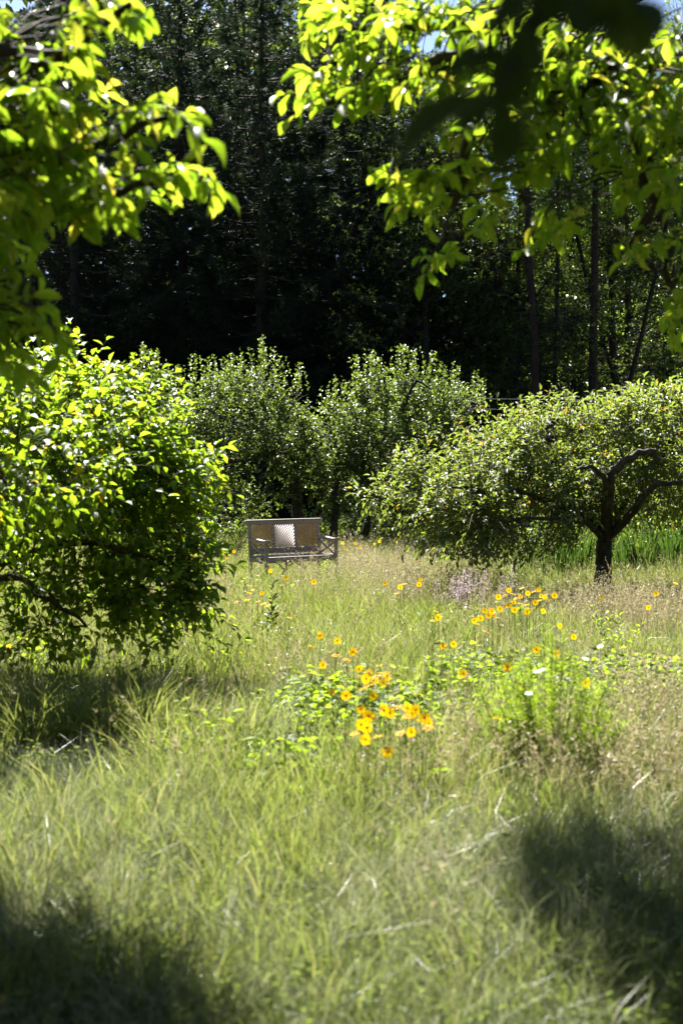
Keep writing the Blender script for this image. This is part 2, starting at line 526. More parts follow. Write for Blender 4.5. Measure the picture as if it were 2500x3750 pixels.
# --- the two trees that overhang the near meadow, trunks outside the view
def overhang_left():
    t = Tree()
    b = np.array([-3.6, 7.2, gz(-3.6, 7.2)])
    t.limb([b, b + (0.1, -.1, 1.6), b + (.25, -.2, 3.0)], .19, .13); t.flare()
    f = t.pl[0][0][-1]
    lim = [
        [f, f + (.5, -.3, 1.6), f + (.9, -.5, 3.2)],
        [f, f + (.8, -1.0, .6), atd(60, 130, 4.9), atd(215, 60, 4.7), atd(300, 10, 4.6)],
        [f, f + (.6, -1.0, .35), atd(40, 350, 5.0), atd(210, 340, 4.8), atd(385, 270, 4.7)],
        [f, f + (.5, -1.1, .1), atd(20, 450, 5.1), atd(200, 455, 4.9), atd(360, 420, 4.8)],
        [f, f + (.5, -.9, -.2), atd(-30, 640, 5.2), atd(60, 690, 5.0), atd(130, 760, 4.9)],
        [f, f + (.5, .9, 1.2), f + (1.2, 1.6, 2.2), f + (1.7, 2.2, 2.8)],
        [f, f + (.2, .9, 1.1), f + (.3, 1.8, 2.4)],
        [f, f + (-.7, .0, 1.2), f + (-1.6, .2, 2.2)],
    ]
    for l in lim: t.limb(l, .045, .010, 16, .01)
    sets = []
    # the sprays one sees: points along the screen outline, at 4.6 - 5.4 m
    scr = [(230, 40, 110, 60), (285, 15, 60, 40), (120, 150, 120, 60), (60, 240, 100, 70), (170, 230, 90, 60), (60, 330, 90, 60), (170, 330, 110, 50),
           (340, 270, 90, 35), (400, 265, 50, 30), (440, 275, 25, 15), (290, 320, 70, 30), (60, 420, 90, 50), (210, 420, 100, 45), (330, 420, 90, 35), (430, 420, 60, 25),
           (480, 430, 30, 15), (80, 500, 90, 40), (200, 490, 80, 30), (300, 470, 60, 30), (40, 560, 60, 40), (-20, 480, 80, 120), (-20, 250, 80, 120),
           (30, 680, 60, 60), (90, 760, 60, 35), (150, 765, 30, 20), (20, 780, 60, 40), (0, 830, 60, 30), (70, 700, 45, 40), (10, 40, 40, 50)]
    P, O = [], []
    for (u, v, du, dv) in scr:
        k = max(2, int(du * dv / 530))
        for _ in range(k):
            D = 4.95 + rng.normal() * .28
            P.append(atd(u - 30 + rng.uniform(-1, 1) * du * .62, v - 22 + rng.uniform(-1, 1) * dv * .62, D))
    P = np.array(P)
    O = unit(P - (f + np.array([.3, -.4, .2])))
    d = unit(O * .8 + rng.normal(size=P.shape) * .35 + np.array([0, 0, .12]))
    sets.append(shoot_leaves(P - d * .1, d, .14 + .12 * rng.random(len(P)), 6, np.full(len(P), .25), .95, .098, .04, .3, .72, .8, .4))
    # the rest of the crown, above and beside the frame
    blobs = [((-2.65, 8.2, 5.5), (.85, 1.1, .45), 5.0), ((-3.9, 8.6, 5.6), (1.2, 1.4, 1.2), 3)]
    Q, Oq = blob_points(blobs, 1500, .5, -1.6, .8)
    t.branches(blob_points(blobs, 60, .3)[0], .006, .02)
    d = mk_shoots(Q, Oq, .7, .15, .5)
    sets.append(shoot_leaves(Q, d, .2 + .15 * rng.random(len(Q)), 6, np.full(len(Q), .3), .95, .13, .06, .3, .75, .7, .3))
    return finish_tree('overhanging_tree', 'leafy tree whose sunlit branches hang in at the left edge above the shrub', 'tree', t, sets, 'big_leaf', 'bark', BIG, b, 300)
overhang_left()

def overhang_right():
    t = Tree()
    b = np.array([4.3, 8.6, gz(4.3, 8.6)])
    t.limb([b, b + (-.1, -.1, 1.8), b + (-.3, -.2, 3.4)], .2, .14); t.flare()
    f = t.pl[0][0][-1]
    lim = [
        [f, f + (-.9, -.6, 1.3), atd(1330, 40, 6.2), atd(1000, 60, 6.0), atd(760, 60, 6.0)],
        [f, f + (-.8, -.8, .6), atd(1480, 160, 6.2), atd(1330, 200, 6.1), atd(1150, 230, 6.0)],
        [atd(1180, 10, 6.1), atd(1120, 110, 6.0), atd(1085, 260, 6.0), atd(1060, 400, 5.95), atd(1040, 480, 5.9)],
        [atd(1085, 120, 6.0), atd(900, 200, 6.0), atd(750, 240, 5.9)],
        [f, f + (-.6, -.9, .2), atd(1540, 330, 6.3), atd(1500, 480, 6.2), atd(1440, 570, 6.1)],
        [f, f + (-.5, -.8, -.2), atd(1590, 560, 6.3), atd(1570, 700, 6.2)],
        [f, f + (-.4, -.2, 1.5), f + (-.9, -.5, 3.0)],
        [f, f + (-1.2, .9, 1.4), f + (-2.4, 1.8, 2.2), f + (-3.5, 1.8, 2.3)],
        [f, f + (.8, .2, 1.2), f + (1.7, .4, 2.2)],
    ]
    for l in lim: t.limb(l, .05, .01, 16, .01)
    scr = [(730, 60, 60, 35), (800, 30, 90, 40), (760, 200, 80, 30), (720, 240, 50, 25), (740, 180, 70, 25), (850, 120, 100, 50), (880, 200, 110, 40), (960, 60, 120, 60), (1000, 180, 100, 60),
           (1090, 60, 100, 70), (1110, 190, 100, 50), (1260, 60, 110, 60), (1280, 160, 100, 60), (1230, 240, 80, 50), (1370, 130, 100, 70), (1390, 230, 90, 60), (1480, 120, 90, 90),
           (1500, 230, 80, 80), (1550, 320, 60, 90), (1450, 330, 90, 50), (1340, 310, 80, 40), (1250, 350, 80, 40), (880, 410, 40, 20), (940, 420, 70, 30), (1010, 400, 90, 30), (1110, 400, 100, 35), (1210, 400, 70, 35),
           (920, 470, 40, 25), (980, 470, 60, 30), (1130, 490, 60, 25), (1220, 500, 50, 25), (1265, 530, 40, 22), (1300, 515, 30, 15), (1020, 590, 40, 20), (980, 600, 18, 10), (1430, 540, 40, 25), (1470, 570, 50, 25), (1540, 450, 50, 60),
           (1540, 560, 45, 40), (1560, 640, 30, 35), (1555, 760, 25, 40), (1590, 700, 40, 60), (1180, 310, 90, 40), (1060, 300, 70, 40), (1420, 420, 60, 40), (1500, 400, 60, 50)]
    P = []
    for (u, v, du, dv) in scr:
        for _ in range(max(2, int(du * dv / 410))):
            P.append(atd(u + 22 + rng.uniform(-1, 1) * du * .65, v - 20 + rng.uniform(-1, 1) * dv * .65, 6.1 + rng.normal() * .35))
    P = np.array(P)
    O = unit(P - (f + np.array([-.2, -.3, .3])))
    d = unit(O * .8 + rng.normal(size=P.shape) * .35 + np.array([0, 0, .08]))
    sets = [shoot_leaves(P - d * .1, d, .14 + .12 * rng.random(len(P)), 6, np.full(len(P), .25), .95, .090, .04, .3, .72, .8, .4)]
    blobs = [((.1, 9.5, 5.6), (.75, 1.3, .4), 3.4), ((3.2, 11.0, 6.3), (1.3, 1.2, .9), 1.5), ((1.6, 10.6, 6.0), (1.0, .9, .6), 1.5), ((5.0, 9.8, 5.6), (1.4, 1.6, 1.5), 2.5)]
    Q, Oq = blob_points(blobs, 1500, .5, -1.6, .8)
    t.branches(blob_points(blobs, 60, .3)[0], .006, .02)
    d = mk_shoots(Q, Oq, .7, .15, .5)
    sets.append(shoot_leaves(Q, d, .2 + .15 * rng.random(len(Q)), 6, np.full(len(Q), .3), .95, .13, .06, .3, .75, .7, .3))
    return finish_tree('overhanging_tree', 'leafy tree whose bright yellow-green sprays fill the upper right sky', 'tree', t, sets, 'big_leaf', 'bark', BIG, b, 300)
overhang_right()

def near_tree():
    """the tree the viewer stands under: only one dark, very near branch of it hangs into the picture"""
    t = Tree()
    b = np.array([2.7, -1.6, gz(2.7, -1.6)])
    t.limb([b, b + (0, .1, 1.6), b + (-.2, .3, 2.9)], .17, .12); t.flare()
    f = t.pl[0][0][-1]
    D = 1.35
    e = atd(1330, -420, 1.9)
    t.limb([f, f + (-.8, 1.0, .7), f + (-1.7, 2.2, 1.2), f + (-2.4, 3.4, 1.5)], .06, .015, 16, .01)
    t.limb([f, f + (-1.2, .6, .9), f + (-2.9, 1.6, 1.4), f + (-3.8, 2.4, 1.6)], .06, .015, 16, .01)
    t.limb([f + (-1.7, 2.2, 1.2), (e + f + (-1.7, 2.2, 1.2)) / 2 + (0, 0, .1), e, atd(1290, -150, 1.6), atd(1210, 60, 1.42), atd(1150, 215, D)], .016, .003, 26)
    t.limb([atd(1290, -150, 1.6), atd(1400, -60, 1.38), atd(1440, 10, 1.34)], .006, .003, 8)
    # leaf base, leaf tip (1568-wide pixels), depth, half width
    L = [((1150, 205), (905, 345), 1.35, .036), ((1140, 215), (1165, 395), 1.30, .034), ((1155, 200), (1255, 300), 1.40, .030), ((1190, 120), (1010, 170), 1.42, .026),
         ((1215, 60), (1150, 250), 1.38, .036), ((1235, 0), (1190, 170), 1.42, .040), ((1300, -60), (1120, 70), 1.5, .032), ((1400, -70), (1300, 60), 1.4, .036),
         ((1440, -20), (1445, 150), 1.33, .042), ((1430, -20), (1330, 80), 1.36, .040), ((1445, -10), (1540, 60), 1.34, .038), ((1400, -60), (1400, 90), 1.30, .040), ((1150, 210), (1050, 300), 1.42, .03),
         ((1270, -100), (1250, 60), 1.45, .036), ((1215, 60), (1090, 270), 1.4, .034)]
    blobs = [((-.5, 3.0, 4.4), (1.5, 1.1, .55), 3), ((.4, 1.8, 4.6), (1.5, 1.1, .6), 3), ((-1.3, 4.1, 4.8), (1.0, .8, .5), 2), ((1.2, 4.0, 4.9), (1.1, .8, .5), 2), ((2.4, -1.4, 4.8), (1.6, 1.5, 1.2), 2)]
    Q, Oq = blob_points(blobs, 1700, .4, -1.7, .8)
    t.branches(blob_points(blobs, 50, .3)[0], .006, .02)
    d = mk_shoots(Q, Oq, .7, .15, .5)
    S = [shoot_leaves(Q, d, .2 + .15 * rng.random(len(Q)), 6, np.full(len(Q), .3), .95, .13, .06, .3, .75, .7, .3)]
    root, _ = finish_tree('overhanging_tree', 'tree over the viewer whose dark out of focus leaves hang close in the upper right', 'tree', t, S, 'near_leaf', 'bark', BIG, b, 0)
    meshes = []
    for TV, TT, TQ in BIG:
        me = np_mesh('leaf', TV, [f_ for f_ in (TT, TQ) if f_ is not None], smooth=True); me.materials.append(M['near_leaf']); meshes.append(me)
    for k, (a_, b_, dd, w) in enumerate(L):
        p = atd(*a_, dd); q = atd(*b_, dd - .04 + .03 * (k % 3))
        ax = (q - p); ln = np.linalg.norm(ax)
        nr = np.array([.25 * math.sin(k * 2.1), -.55, .8])
        x, y, z = frames(ax[None], nr[None])
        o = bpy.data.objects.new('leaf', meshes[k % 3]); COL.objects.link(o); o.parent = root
        m3 = np.stack([x[0] * w * 1.35, y[0] * ln, z[0] * ln], 1)
        mm = Matrix.Identity(4)
        for r_ in range(3):
            for c_ in range(3): mm[r_][c_] = float(m3[r_, c_])
            mm[r_][3] = float(p[r_] - b[r_])
        o.matrix_basis = mm
near_tree()

# --- the broad-leaved shrub on the left
def left_shrub():
    D = 10.9
    t = Tree()
    b = np.array([-2.75, D + .2, gz(-2.75, D)])
    stems = [[b, atd(-60, 1350, D), atd(60, 1180, D), atd(160, 1080, D), atd(260, 950, D)],
             [b, atd(-40, 1330, D - .2), atd(100, 1265, D - .3), atd(210, 1245, D - .4), atd(330, 1275, D - .5), atd(430, 1330, D - .5)],
             [b, atd(-60, 1300, D + .3), atd(0, 1130, D + .3), atd(20, 980, D + .3)],
             [b, atd(-90, 1380, D - .5), atd(30, 1330, D - .7), atd(120, 1380, D - .9), atd(200, 1440, D - 1.0)],
             [b, atd(-50, 1290, D + .5), atd(150, 1180, D + .6), atd(330, 1120, D + .6), atd(440, 1090, D + .6)],
             [b, atd(-160, 1250, D), atd(-220, 1050, D)], [b, atd(-20, 1340, D), atd(60, 1240, D), atd(90, 1120, D - .2), atd(180, 1000, D - .3)]]
    for s in stems: t.limb(s, .042, .01, 18, .012)
    def A(u, v, du, dv, dy=0., ry=1.0, w=1.):
        c = atd(u, v, D + dy); s = (D + dy) / 3266.5
        return (tuple(c), (du * s, ry, dv * s), w)
    upper = [A(110, 1000, 260, 150, -.2, 1.4, 4.5), A(290, 965, 140, 75, .2, .8, 1.1), A(60, 900, 170, 75, .2, 1.0, 1.0), A(385, 1030, 95, 95, .1, .7, 1.0), A(420, 1105, 60, 48, .1, .5, .45), A(190, 1120, 250, 95, -.3, 1.2, 2.2),
             A(-220, 1080, 240, 230, -.2, 1.7, 2.4), A(20, 1060, 200, 120, -2.0, 1.1, 1.7)]
    lower = [A(390, 1245, 120, 48, -.1, .6, .8), A(445, 1300, 50, 48, -.2, .4, .45), A(460, 1385, 32, 26, -.2, .25, .14), A(60, 1290, 170, 80, -.3, .9, 1.0), A(250, 1260, 160, 60, -.3, .8, .9), A(330, 1360, 120, 48, -.4, .5, .55),
             A(170, 1420, 150, 42, -.7, .6, .5), A(80, 1475, 100, 36, -.8, .5, .3), A(400, 1425, 50, 30, -.3, .3, .14), A(0, 1380, 140, 60, -1.4, .7, .5), A(230, 1340, 180, 60, -.3, .7, .5)]
    P, O = blob_points(upper, 2150, .5, -.45, 2.0)
    P2, O2 = blob_points(lower, 640, .25, -.3, 1.8)
    P, O = np.concatenate([P, P2]), np.concatenate([O, O2])
    blobs = upper + lower
    zmin = gz(P[:, 0], P[:, 1]) + .12
    ok = P[:, 2] > zmin; P, O = P[ok], O[ok]
    t.branches(blob_points(blobs, 110, .2)[0], .004, .012, .15)
    d = mk_shoots(P, O, .55, .35, .45)
    K = [shoot_leaves(P, d, .14 + .34 * rng.random(len(P)) ** 1.6, 8, np.full(len(P), .18), 1.05, .078, .046, .12, .85, 0, .28)]
    # ragged edge: single shoots that reach past the crown
    ed = [(440, 905), (425, 935), (415, 975), (455, 1045), (485, 1065), (500, 1085), (508, 1110), (490, 1130), (470, 1160), (455, 1190), (480, 1235), (510, 1255), (500, 1280), (525, 1300), (500, 1335), (515, 1365), (525, 1392), (490, 1412),
          (455, 1425), (400, 1475), (350, 1490), (300, 1480), (230, 1500), (140, 1530), (60, 1525), (420, 1440), (370, 1440), (20, 1540), (100, 1500), (180, 1480)]
    ep = np.array([atd(u - 26 + rng.normal() * 6, v - 6 + rng.normal() * 6, D - .2 + rng.normal() * .25) for u, v in ed for _ in range(3)])
    el = unit(ep - atd(60, 1180, D))
    ed_ = unit(el * .8 + np.array([.1, 0, .1]) + rng.normal(size=ep.shape) * .25)
    K.append(shoot_leaves(ep - ed_ * .32, ed_, .3 + .14 * rng.random(len(ep)), 8, np.full(len(ep), .12), .95, .08, .046, .15, .85, 0, .25))
    # long upright shoots on top
    tp = np.array([atd(u, v, D + .3 + .2 * rng.normal()) for u, v in [(178, 800), (330, 905), (300, 870), (425, 920), (250, 880), (150, 850), (480, 1100), (500, 1120), (380, 890), (80, 850), (350, 930), (430, 960)]])
    d2 = unit(np.array([0.15, 0, 1.]) + rng.normal(size=tp.shape) * .15)
    K.append(shoot_leaves(tp - d2 * .15, d2, .25 + .12 * rng.random(len(tp)), 9, np.full(len(tp), .05), 1.0, .072, .042, .05, .8, 0, .2))
    return finish_tree('broadleaf_shrub', 'large spreading shrub with bright backlit leaves beside its dark shade', 'shrub', t, K, 'shrub_leaf', 'bark', MID, b, 300, twig_r=.003)
left_shrub()

# --- the leaning fruit tree on the right
def fruit_tree():
    D = 19.2
    t = Tree()
    b = gnd(1383, 1385)
    D = b[1]
    t.limb([b, atd(1385, 1300, D), atd(1388, 1240, D)], .115, .10, 10, .006); t.flare(1.35)
    f = t.pl[0][0][-1]
    t.limb([f, atd(1392, 1190, D - .3), atd(1396, 1130, D - .7), atd(1405, 1085, D - .85), atd(1440, 1055, D - .95), atd(1490, 1035, D - 1.0), atd(1510, 1060, D - 1.0)], .085, .03, 26, .010)
    t.limb([atd(1396, 1130, D - .7), atd(1380, 1090, D - .95), atd(1350, 1072, D - 1.1), atd(1320, 1080, D - 1.3)], .045, .015, 14, .01)
    t.limb([f, atd(1420, 1210, D - .2), atd(1460, 1165, D - .5), atd(1500, 1115, D - .7), atd(1560, 1110, D - .8), atd(1640, 1090, D - .6)], .07, .02, 22, .012)
    t.limb([f, atd(1350, 1190, D - .1), atd(1310, 1165, D - .2), atd(1250, 1150, D - .3), atd(1150, 1120, D - .4), atd(1020, 1120, D - .5)], .075, .014, 24, .012)
    t.limb([f, atd(1340, 1200, D - .5), atd(1240, 1190, D - .8), atd(1100, 1200, D - 1.0)], .05, .012, 16, .012)
    t.limb([f, f + (.1, .7, .5), f + (-.6, 1.3, .9), f + (-1.4, 1.6, 1.0)], .06, .012, 16, .012)
    t.limb([f, f + (.3, -.7, .5), f + (.2, -1.3, .8)], .05, .012, 14, .012)
    t.limb([f, f + (.6, .8, .7), f + (1.4, 1.3, 1.3)], .05, .012, 14, .012)
    def A(u, v, du, dv, dy=0., ry=1.0, w=1.):
        c = atd(u, v, D + dy); s = (D + dy) / 3266.5
        return (tuple(c), (du * s, ry, dv * s), w)
    blobs = [A(1120, 1080, 200, 75, .1, 1.3, 3.2), A(1310, 1050, 230, 85, .5, 1.4, 3.4), A(1500, 1010, 210, 85, .6, 1.5, 3.2), A(1220, 1140, 190, 75, .1, 1.2, 2.6), A(1020, 1125, 95, 62, -.2, .9, 1.2), A(1000, 1195, 70, 55, -.3, .8, .8),
             A(1120, 1190, 175, 55, -.2, 1.0, 1.6), A(1060, 1225, 90, 25, -.3, .6, .3), A(1330, 1150, 120, 55, .8, .9, 1.0), A(1250, 1210, 90, 45, .3, .8, .6), A(1560, 1100, 140, 60, .8, 1., 1.2), A(1480, 1150, 90, 40, .9, .8, .5), A(1700, 1050, 150, 120, .3, 1.3, 1.4),
             A(1520, 935, 110, 40, .3, .8, .7), A(1330, 970, 160, 40, .3, 1.0, .9), A(880, 1140, 45, 14, -.3, .3, .16)]
    P, O = blob_points(blobs, 4500, .5, -.62, 1.9)
    t.branches(blob_points(blobs, 130, .2)[0], .005, .013, .1)
    d = mk_shoots(P, O, .6, .3, .45)
    K = [shoot_leaves(P, d, .18 + .22 * rng.random(len(P)), 8, np.full(len(P), .2), .9, .085, .036, .12, .88, 0, .28)]
    tp = []
    for u in np.linspace(915, 1568, 74):
        v = np.interp(u, [930, 1000, 1150, 1300, 1450, 1568], [1060, 1015, 975, 950, 935, 915]) - 6 + rng.normal() * 15
        tp.append(atd(u + rng.normal() * 6, v, D + rng.normal() * .5))
    tp = np.array(tp)
    d2 = unit(np.array([0., 0, 1.]) + rng.normal(size=tp.shape) * .25)
    K.append(shoot_leaves(tp - d2 * .25, d2, .25 + .3 * rng.random(len(tp)), 9, np.full(len(tp), .05), .8, .075, .03, .05, .7, 0, .25))
    # drooping twigs that fray the lower and left edges
    lo_ = np.array([atd(u + rng.normal() * 8, np.interp(u, [880, 940, 1040, 1150, 1300], [1150, 1225, 1262, 1268, 1235]) + rng.normal() * 12, D - .4 + rng.normal() * .5) for u in rng.uniform(885, 1300, 90)])
    d3 = unit(np.array([-.45, -.1, -.35]) + rng.normal(size=lo_.shape) * .3)
    K.append(shoot_leaves(lo_ - d3 * .3, d3, .28 + .25 * rng.random(len(lo_)), 9, np.full(len(lo_), .15), .8, .078, .03, .25, .7, 0, .3))
    return finish_tree('fruit_tree', 'low spreading fruit tree with a short dark trunk and glinting leaves', 'tree', t, K, 'fruit_leaf', 'grey_bark', MID, b, 300, twig_r=.003)
fruit_tree()

# --- apple trees behind the bench
def apple_tree(label, base_px, D, blobs_px, nshoot, tops, limbs, trunk_r=.13):
    t = Tree()
    b = atd(base_px[0], 1200, D); b[2] = gz(b[0], b[1])
    f = atd(base_px[2], base_px[3], D)
    t.limb([b, (b + f) / 2 + np.array([.05, 0, 0]), f], trunk_r, trunk_r * .75, 10, .012); t.flare(1.4)
    for l in limbs:
        t.limb([f] + [atd(u, v, D + dy) for u, v, dy in l], trunk_r * .55, .018, 18, .02)
    s = D / 3266.5
    blobs = [(tuple(atd(u, v + 42, D + dy)), (du * s, ry, dv * s * .95), w) for u, v, du, dv, dy, ry, w in blobs_px]
    P, O = blob_points(blobs, nshoot, .55, -1.15, 1.2)
    t.branches(blob_points(blobs, 80, .2)[0], .007, .018, .2)
    d = mk_shoots(P, O, .45, .55, .45)
    K = [shoot_leaves(P, d, .2 + .25 * rng.random(len(P)), 9, np.full(len(P), .08), .8, .072, .042, .05, .55, 0, .35)]
    tp = np.array([atd(u + rng.normal() * 3, v, D + rng.normal() * .4) for (u0, v0, n, sp) in tops for u, v in [(u0 + rng.normal() * sp, v0 + abs(rng.normal()) * 12) for _ in range(int(n * 1.6))]])
    d2 = unit(np.array([0., 0, 1.]) + rng.normal(size=tp.shape) * .12)
    ln = .5 + .4 * rng.random(len(tp))
    K.append(shoot_leaves(tp - d2 * (ln[:, None]), d2, ln, 13, np.full(len(tp), .0), .8, .07, .04, .0, .5, 0, .3))
    return finish_tree('apple_tree', label, 'tree', t, K, 'apple_leaf', 'grey_bark', MID, b, 100, 'old apple trees behind the bench', twig_r=.004)

apple_tree('wide rounded apple tree rising directly behind the bench', (688, 1195, 668, 1040), 29.5,
           [(560, 930, 150, 95, 0, 1.5, 4), (480, 1010, 90, 110, .2, 1.2, 1.8), (640, 960, 70, 110, -.2, 1.2, 1.6), (600, 1050, 110, 90, -.4, 1.1, 1.8), (560, 850, 100, 30, 0, .9, .7), (700, 1000, 55, 85, .2, 1.0, 1.0), (465, 880, 45, 45, .2, .7, .5), (430, 930, 50, 70, 0, .8, .6), (540, 1120, 80, 45, .3, .8, .6)], 2400,
           [(448, 812, 5, 5), (475, 822, 4, 8), (505, 808, 6, 12), (540, 808, 5, 12), (570, 800, 5, 8), (598, 770, 5, 4), (610, 795, 5, 12), (640, 815, 4, 10), (690, 832, 5, 8), (655, 835, 4, 12), (415, 840, 5, 10)],
           [[(640, 1010, 0), (590, 960, .2), (560, 900, .2)], [(620, 1000, -.2), (520, 960, -.3), (440, 930, -.3)], [(690, 960, .2), (670, 890, .1)], [(610, 1040, -.4), (560, 1060, -.6), (500, 1050, -.6)]])
apple_tree('narrow upright apple tree between two wider apple trees behind the bench', (760, 1195, 770, 1080), 29.0,
           [(775, 980, 65, 95, 0, 1.1, 2), (850, 960, 70, 90, 0, 1.1, 1.6), (790, 1070, 80, 70, 0, 1.0, 1.4), (880, 1030, 60, 60, 0, .9, .9), (860, 870, 32, 40, 0, .6, .5)], 1400,
           [(770, 862, 5, 8), (748, 880, 4, 8), (815, 815, 4, 4), (850, 805, 8, 10), (862, 815, 6, 10), (800, 870, 4, 8), (880, 830, 4, 8)],
           [[(790, 1000, 0), (840, 930, 0), (850, 870, 0)], [(760, 1010, .2), (750, 930, .2)], [(840, 1040, -.2), (890, 1000, -.2)]], .09)
apple_tree('apple tree with bare curved limbs and upright shoots at the forest edge', (828, 1195, 870, 1060), 30.5,
           [(980, 920, 95, 75, 0, 1.4, 2.6), (1050, 930, 62, 75, 0, 1.1, 1.5), (940, 990, 80, 60, 0, 1.2, 1.4), (1030, 1000, 70, 60, 0, 1.0, 1.0), (900, 1060, 70, 60, .2, 1.0, .9), (925, 860, 28, 40, 0, .6, .45)], 1600,
           [(915, 795, 4, 5), (930, 790, 6, 5), (950, 800, 5, 8), (995, 805, 4, 4), (1020, 830, 5, 8), (1045, 835, 5, 8), (1090, 850, 5, 6), (1110, 868, 4, 5), (975, 835, 5, 8)],
           [[(885, 980, -1.0), (886, 900, -1.1), (878, 868, -1.1), (850, 860, -1.1)], [(900, 1000, 0), (945, 890, -.9), (960, 878, -1.0), (990, 895, -1.0)], [(930, 1020, 0), (1010, 960, 0), (1060, 920, 0)]], .09)
apple_tree('apple tree mostly hidden behind the large left shrub', (350, 1210, 350, 1060), 31.5,
           [(350, 930, 75, 110, 0, 1.2, 2), (400, 1050, 80, 90, 0, 1.1, 1.2), (280, 1000, 80, 90, 0, 1.1, 1)], 1000,
           [(330, 790, 5, 4), (350, 810, 6, 10), (300, 818, 4, 8), (365, 805, 5, 6), (390, 850, 4, 8)],
           [[(350, 980, 0), (340, 900, 0)], [(390, 1000, 0), (410, 940, 0)], [(300, 1020, 0), (270, 960, 0)]], .1)

# --- forest
def pine_mesh(seed, H=17.0, bare=.7):
    g = np.random.default_rng(seed)
    tr = Geo()
    k = 14
    z = np.linspace(0, H, k)
    pts = np.stack([np.cumsum(g.normal(size=k) * .03), np.cumsum(g.normal(size=k) * .03), z], 1)
    tr.tube(pts, .2 * (1 - z / H * .93) + .012, 8)
    BP, BR, TP, TD = [], [], [], []
    zz = bare
    while zz < H - .4:
        n = g.integers(4, 7)
        a0 = g.random() * 6.28
        prof = min(1, (H - zz) / (H * .55)) ** .8 * (.75 + .5 * g.random())
        for j in range(n):
            a = a0 + j * 6.28 / n + g.normal() * .25
            Lb = (3.0 * prof + .25) * (.7 + .5 * g.random())
            el = .05 + .5 * (zz / H) + g.normal() * .12
            s = np.linspace(0, 1, 5)
            h = Lb * s
            x = np.cos(a) * h; y = np.sin(a) * h
            zb = zz + math.tan(el) * h * .5 - .10 * Lb * np.sin(s * 3.1) + .12 * Lb * s ** 3
            p = np.stack([x, y, zb], 1); p[:, :2] += np.array([np.interp(zz, z, pts[:, 0]), np.interp(zz, z, pts[:, 1])])
            BP.append(p); BR.append(np.linspace(.035, .008, 5) * (.4 + .3 * Lb / 2))
            m = int(12 + Lb * 15)
            u = .25 + .75 * g.random(m) ** .8
            c = np.stack([np.interp(u, s, p[:, q]) for q in range(3)], 1)
            side = np.array([-math.sin(a), math.cos(a), 0])
            off = (g.random(m) - .5)[:, None] * side * (Lb * .55 * (1.1 - u))[:, None] + g.normal(size=(m, 3)) * .06
            TP.append(c + off)
            TD.append(unit(np.array([math.cos(a), math.sin(a), .35]) + np.sign((off * side).sum(1))[:, None] * side * .6 + g.normal(size=(m, 3)) * .3))
        zz += .42 + g.random() * .3
    V, q = tubes_geo(np.array(BP), np.array(BR), 4); tr.add(V, q)
    TP, TD = np.concatenate(TP), np.concatenate(TD)
    # each tuft: narrow blades fanned round its axis
    nb = 8
    c = np.repeat(TP, nb, 0)
    d = unit(np.repeat(TD, nb, 0) * .9 + g.normal(size=(len(TP) * nb, 3)) * .55)
    L = .20 + .16 * g.random(len(c))
    nrm = unit(np.cross(d, g.normal(size=d.shape)))
    w = .013
    base = c - d * .02
    x = np.cross(d, nrm)
    V = np.stack([base - x * w, base + x * w, base + d * L[:, None]], 1).reshape(-1, 3)
    f = np.arange(len(V)).reshape(-1, 3)
    rn = np.repeat(g.random(len(TP)), nb * 3)
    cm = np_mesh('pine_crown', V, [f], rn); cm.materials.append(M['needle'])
    tm = tr.mesh('pine_trunk', None, True, False); tm.materials.append(M['pine_bark'])
    return tm, cm
PINES = [pine_mesh(s) for s in (3, 4, 5)]

def wood_mesh(seed, H=16.0, nleaf=25000, r=2.7, low=1.2, leaf=.10, lean=0.):
    g = np.random.default_rng(seed)
    t = Tree()
    top = np.array([g.normal() * .6 + lean, g.normal() * .5, H * .9])
    t.limb([(0, 0, 0), top * .3 + (g.normal() * .15, 0, 0), top * .65, top], .17, .03, 16, .03); t.flare()
    blobs = []
    for k in range(13):
        h = low + (H - low) * (k + .5) / 13
        rr = r * (1 - .55 * abs((h - H * .55) / (H * .55)) ** 1.6)
        a = g.random() * 6.28
        c = np.array([math.cos(a) * rr * .55, math.sin(a) * rr * .55, h])
        blobs.append((tuple(c), (rr * .75, rr * .75, 1.1 + g.random() * .5), rr))
    P, O = blob_points(blobs, int(nleaf / 9), .45, -.75, .45)
    t.branches(blob_points(blobs, 50, .1)[0], .012, .02, .2)
    d = mk_shoots(P, O, .6, .1, .5)
    S = shoot_leaves(P, d, .4 + .35 * g.random(len(P)), 11, np.full(len(P), .2), .9, leaf, leaf * .6, .25, .5, 0, .5)
    geo = t.geo(8, 4, .05)
    A = np.array(t.N)
    near = np.concatenate([((P[k:k + 400][:, None, :] - A[None]) ** 2).sum(-1).argmin(1) for k in range(0, len(P), 400)])
    V, q = tubes_geo(np.stack([A[near], S[0][:, 0], S[0][:, -1]], 1), np.tile(np.array([.010, .007, .003]), (len(P), 1)), 3); geo.add(V, q)
    tm = geo.mesh('wood_trunk', None, True, False); tm.materials.append(M['bark'])
    V, F, Rn = leaves_geo(S[1], S[2], S[3], S[4], S[5], SMALL, rng.random(len(S[1])))
    cm = np_mesh('wood_crown', V, F, Rn); cm.materials.append(M['wood_leaf'])
    return tm, cm
WOODS = [wood_mesh(11), wood_mesh(12, 16, 25000, 2.9, 1.6, .09), wood_mesh(13, 17, 25000, 2.6, 2.4, .085, .5)]

def plant_tree(name, meshes, x, y, s, rz, label, group):
    root = empty(name, (x, y, float(gz(x, y)) - .03), label, 'tree', group, rz)
    root.scale = (s, s, s)
    link('trunk', meshes[0], None, root)
    c = link('crown', meshes[1], None, root); c['kind'] = 'stuff'
    return root

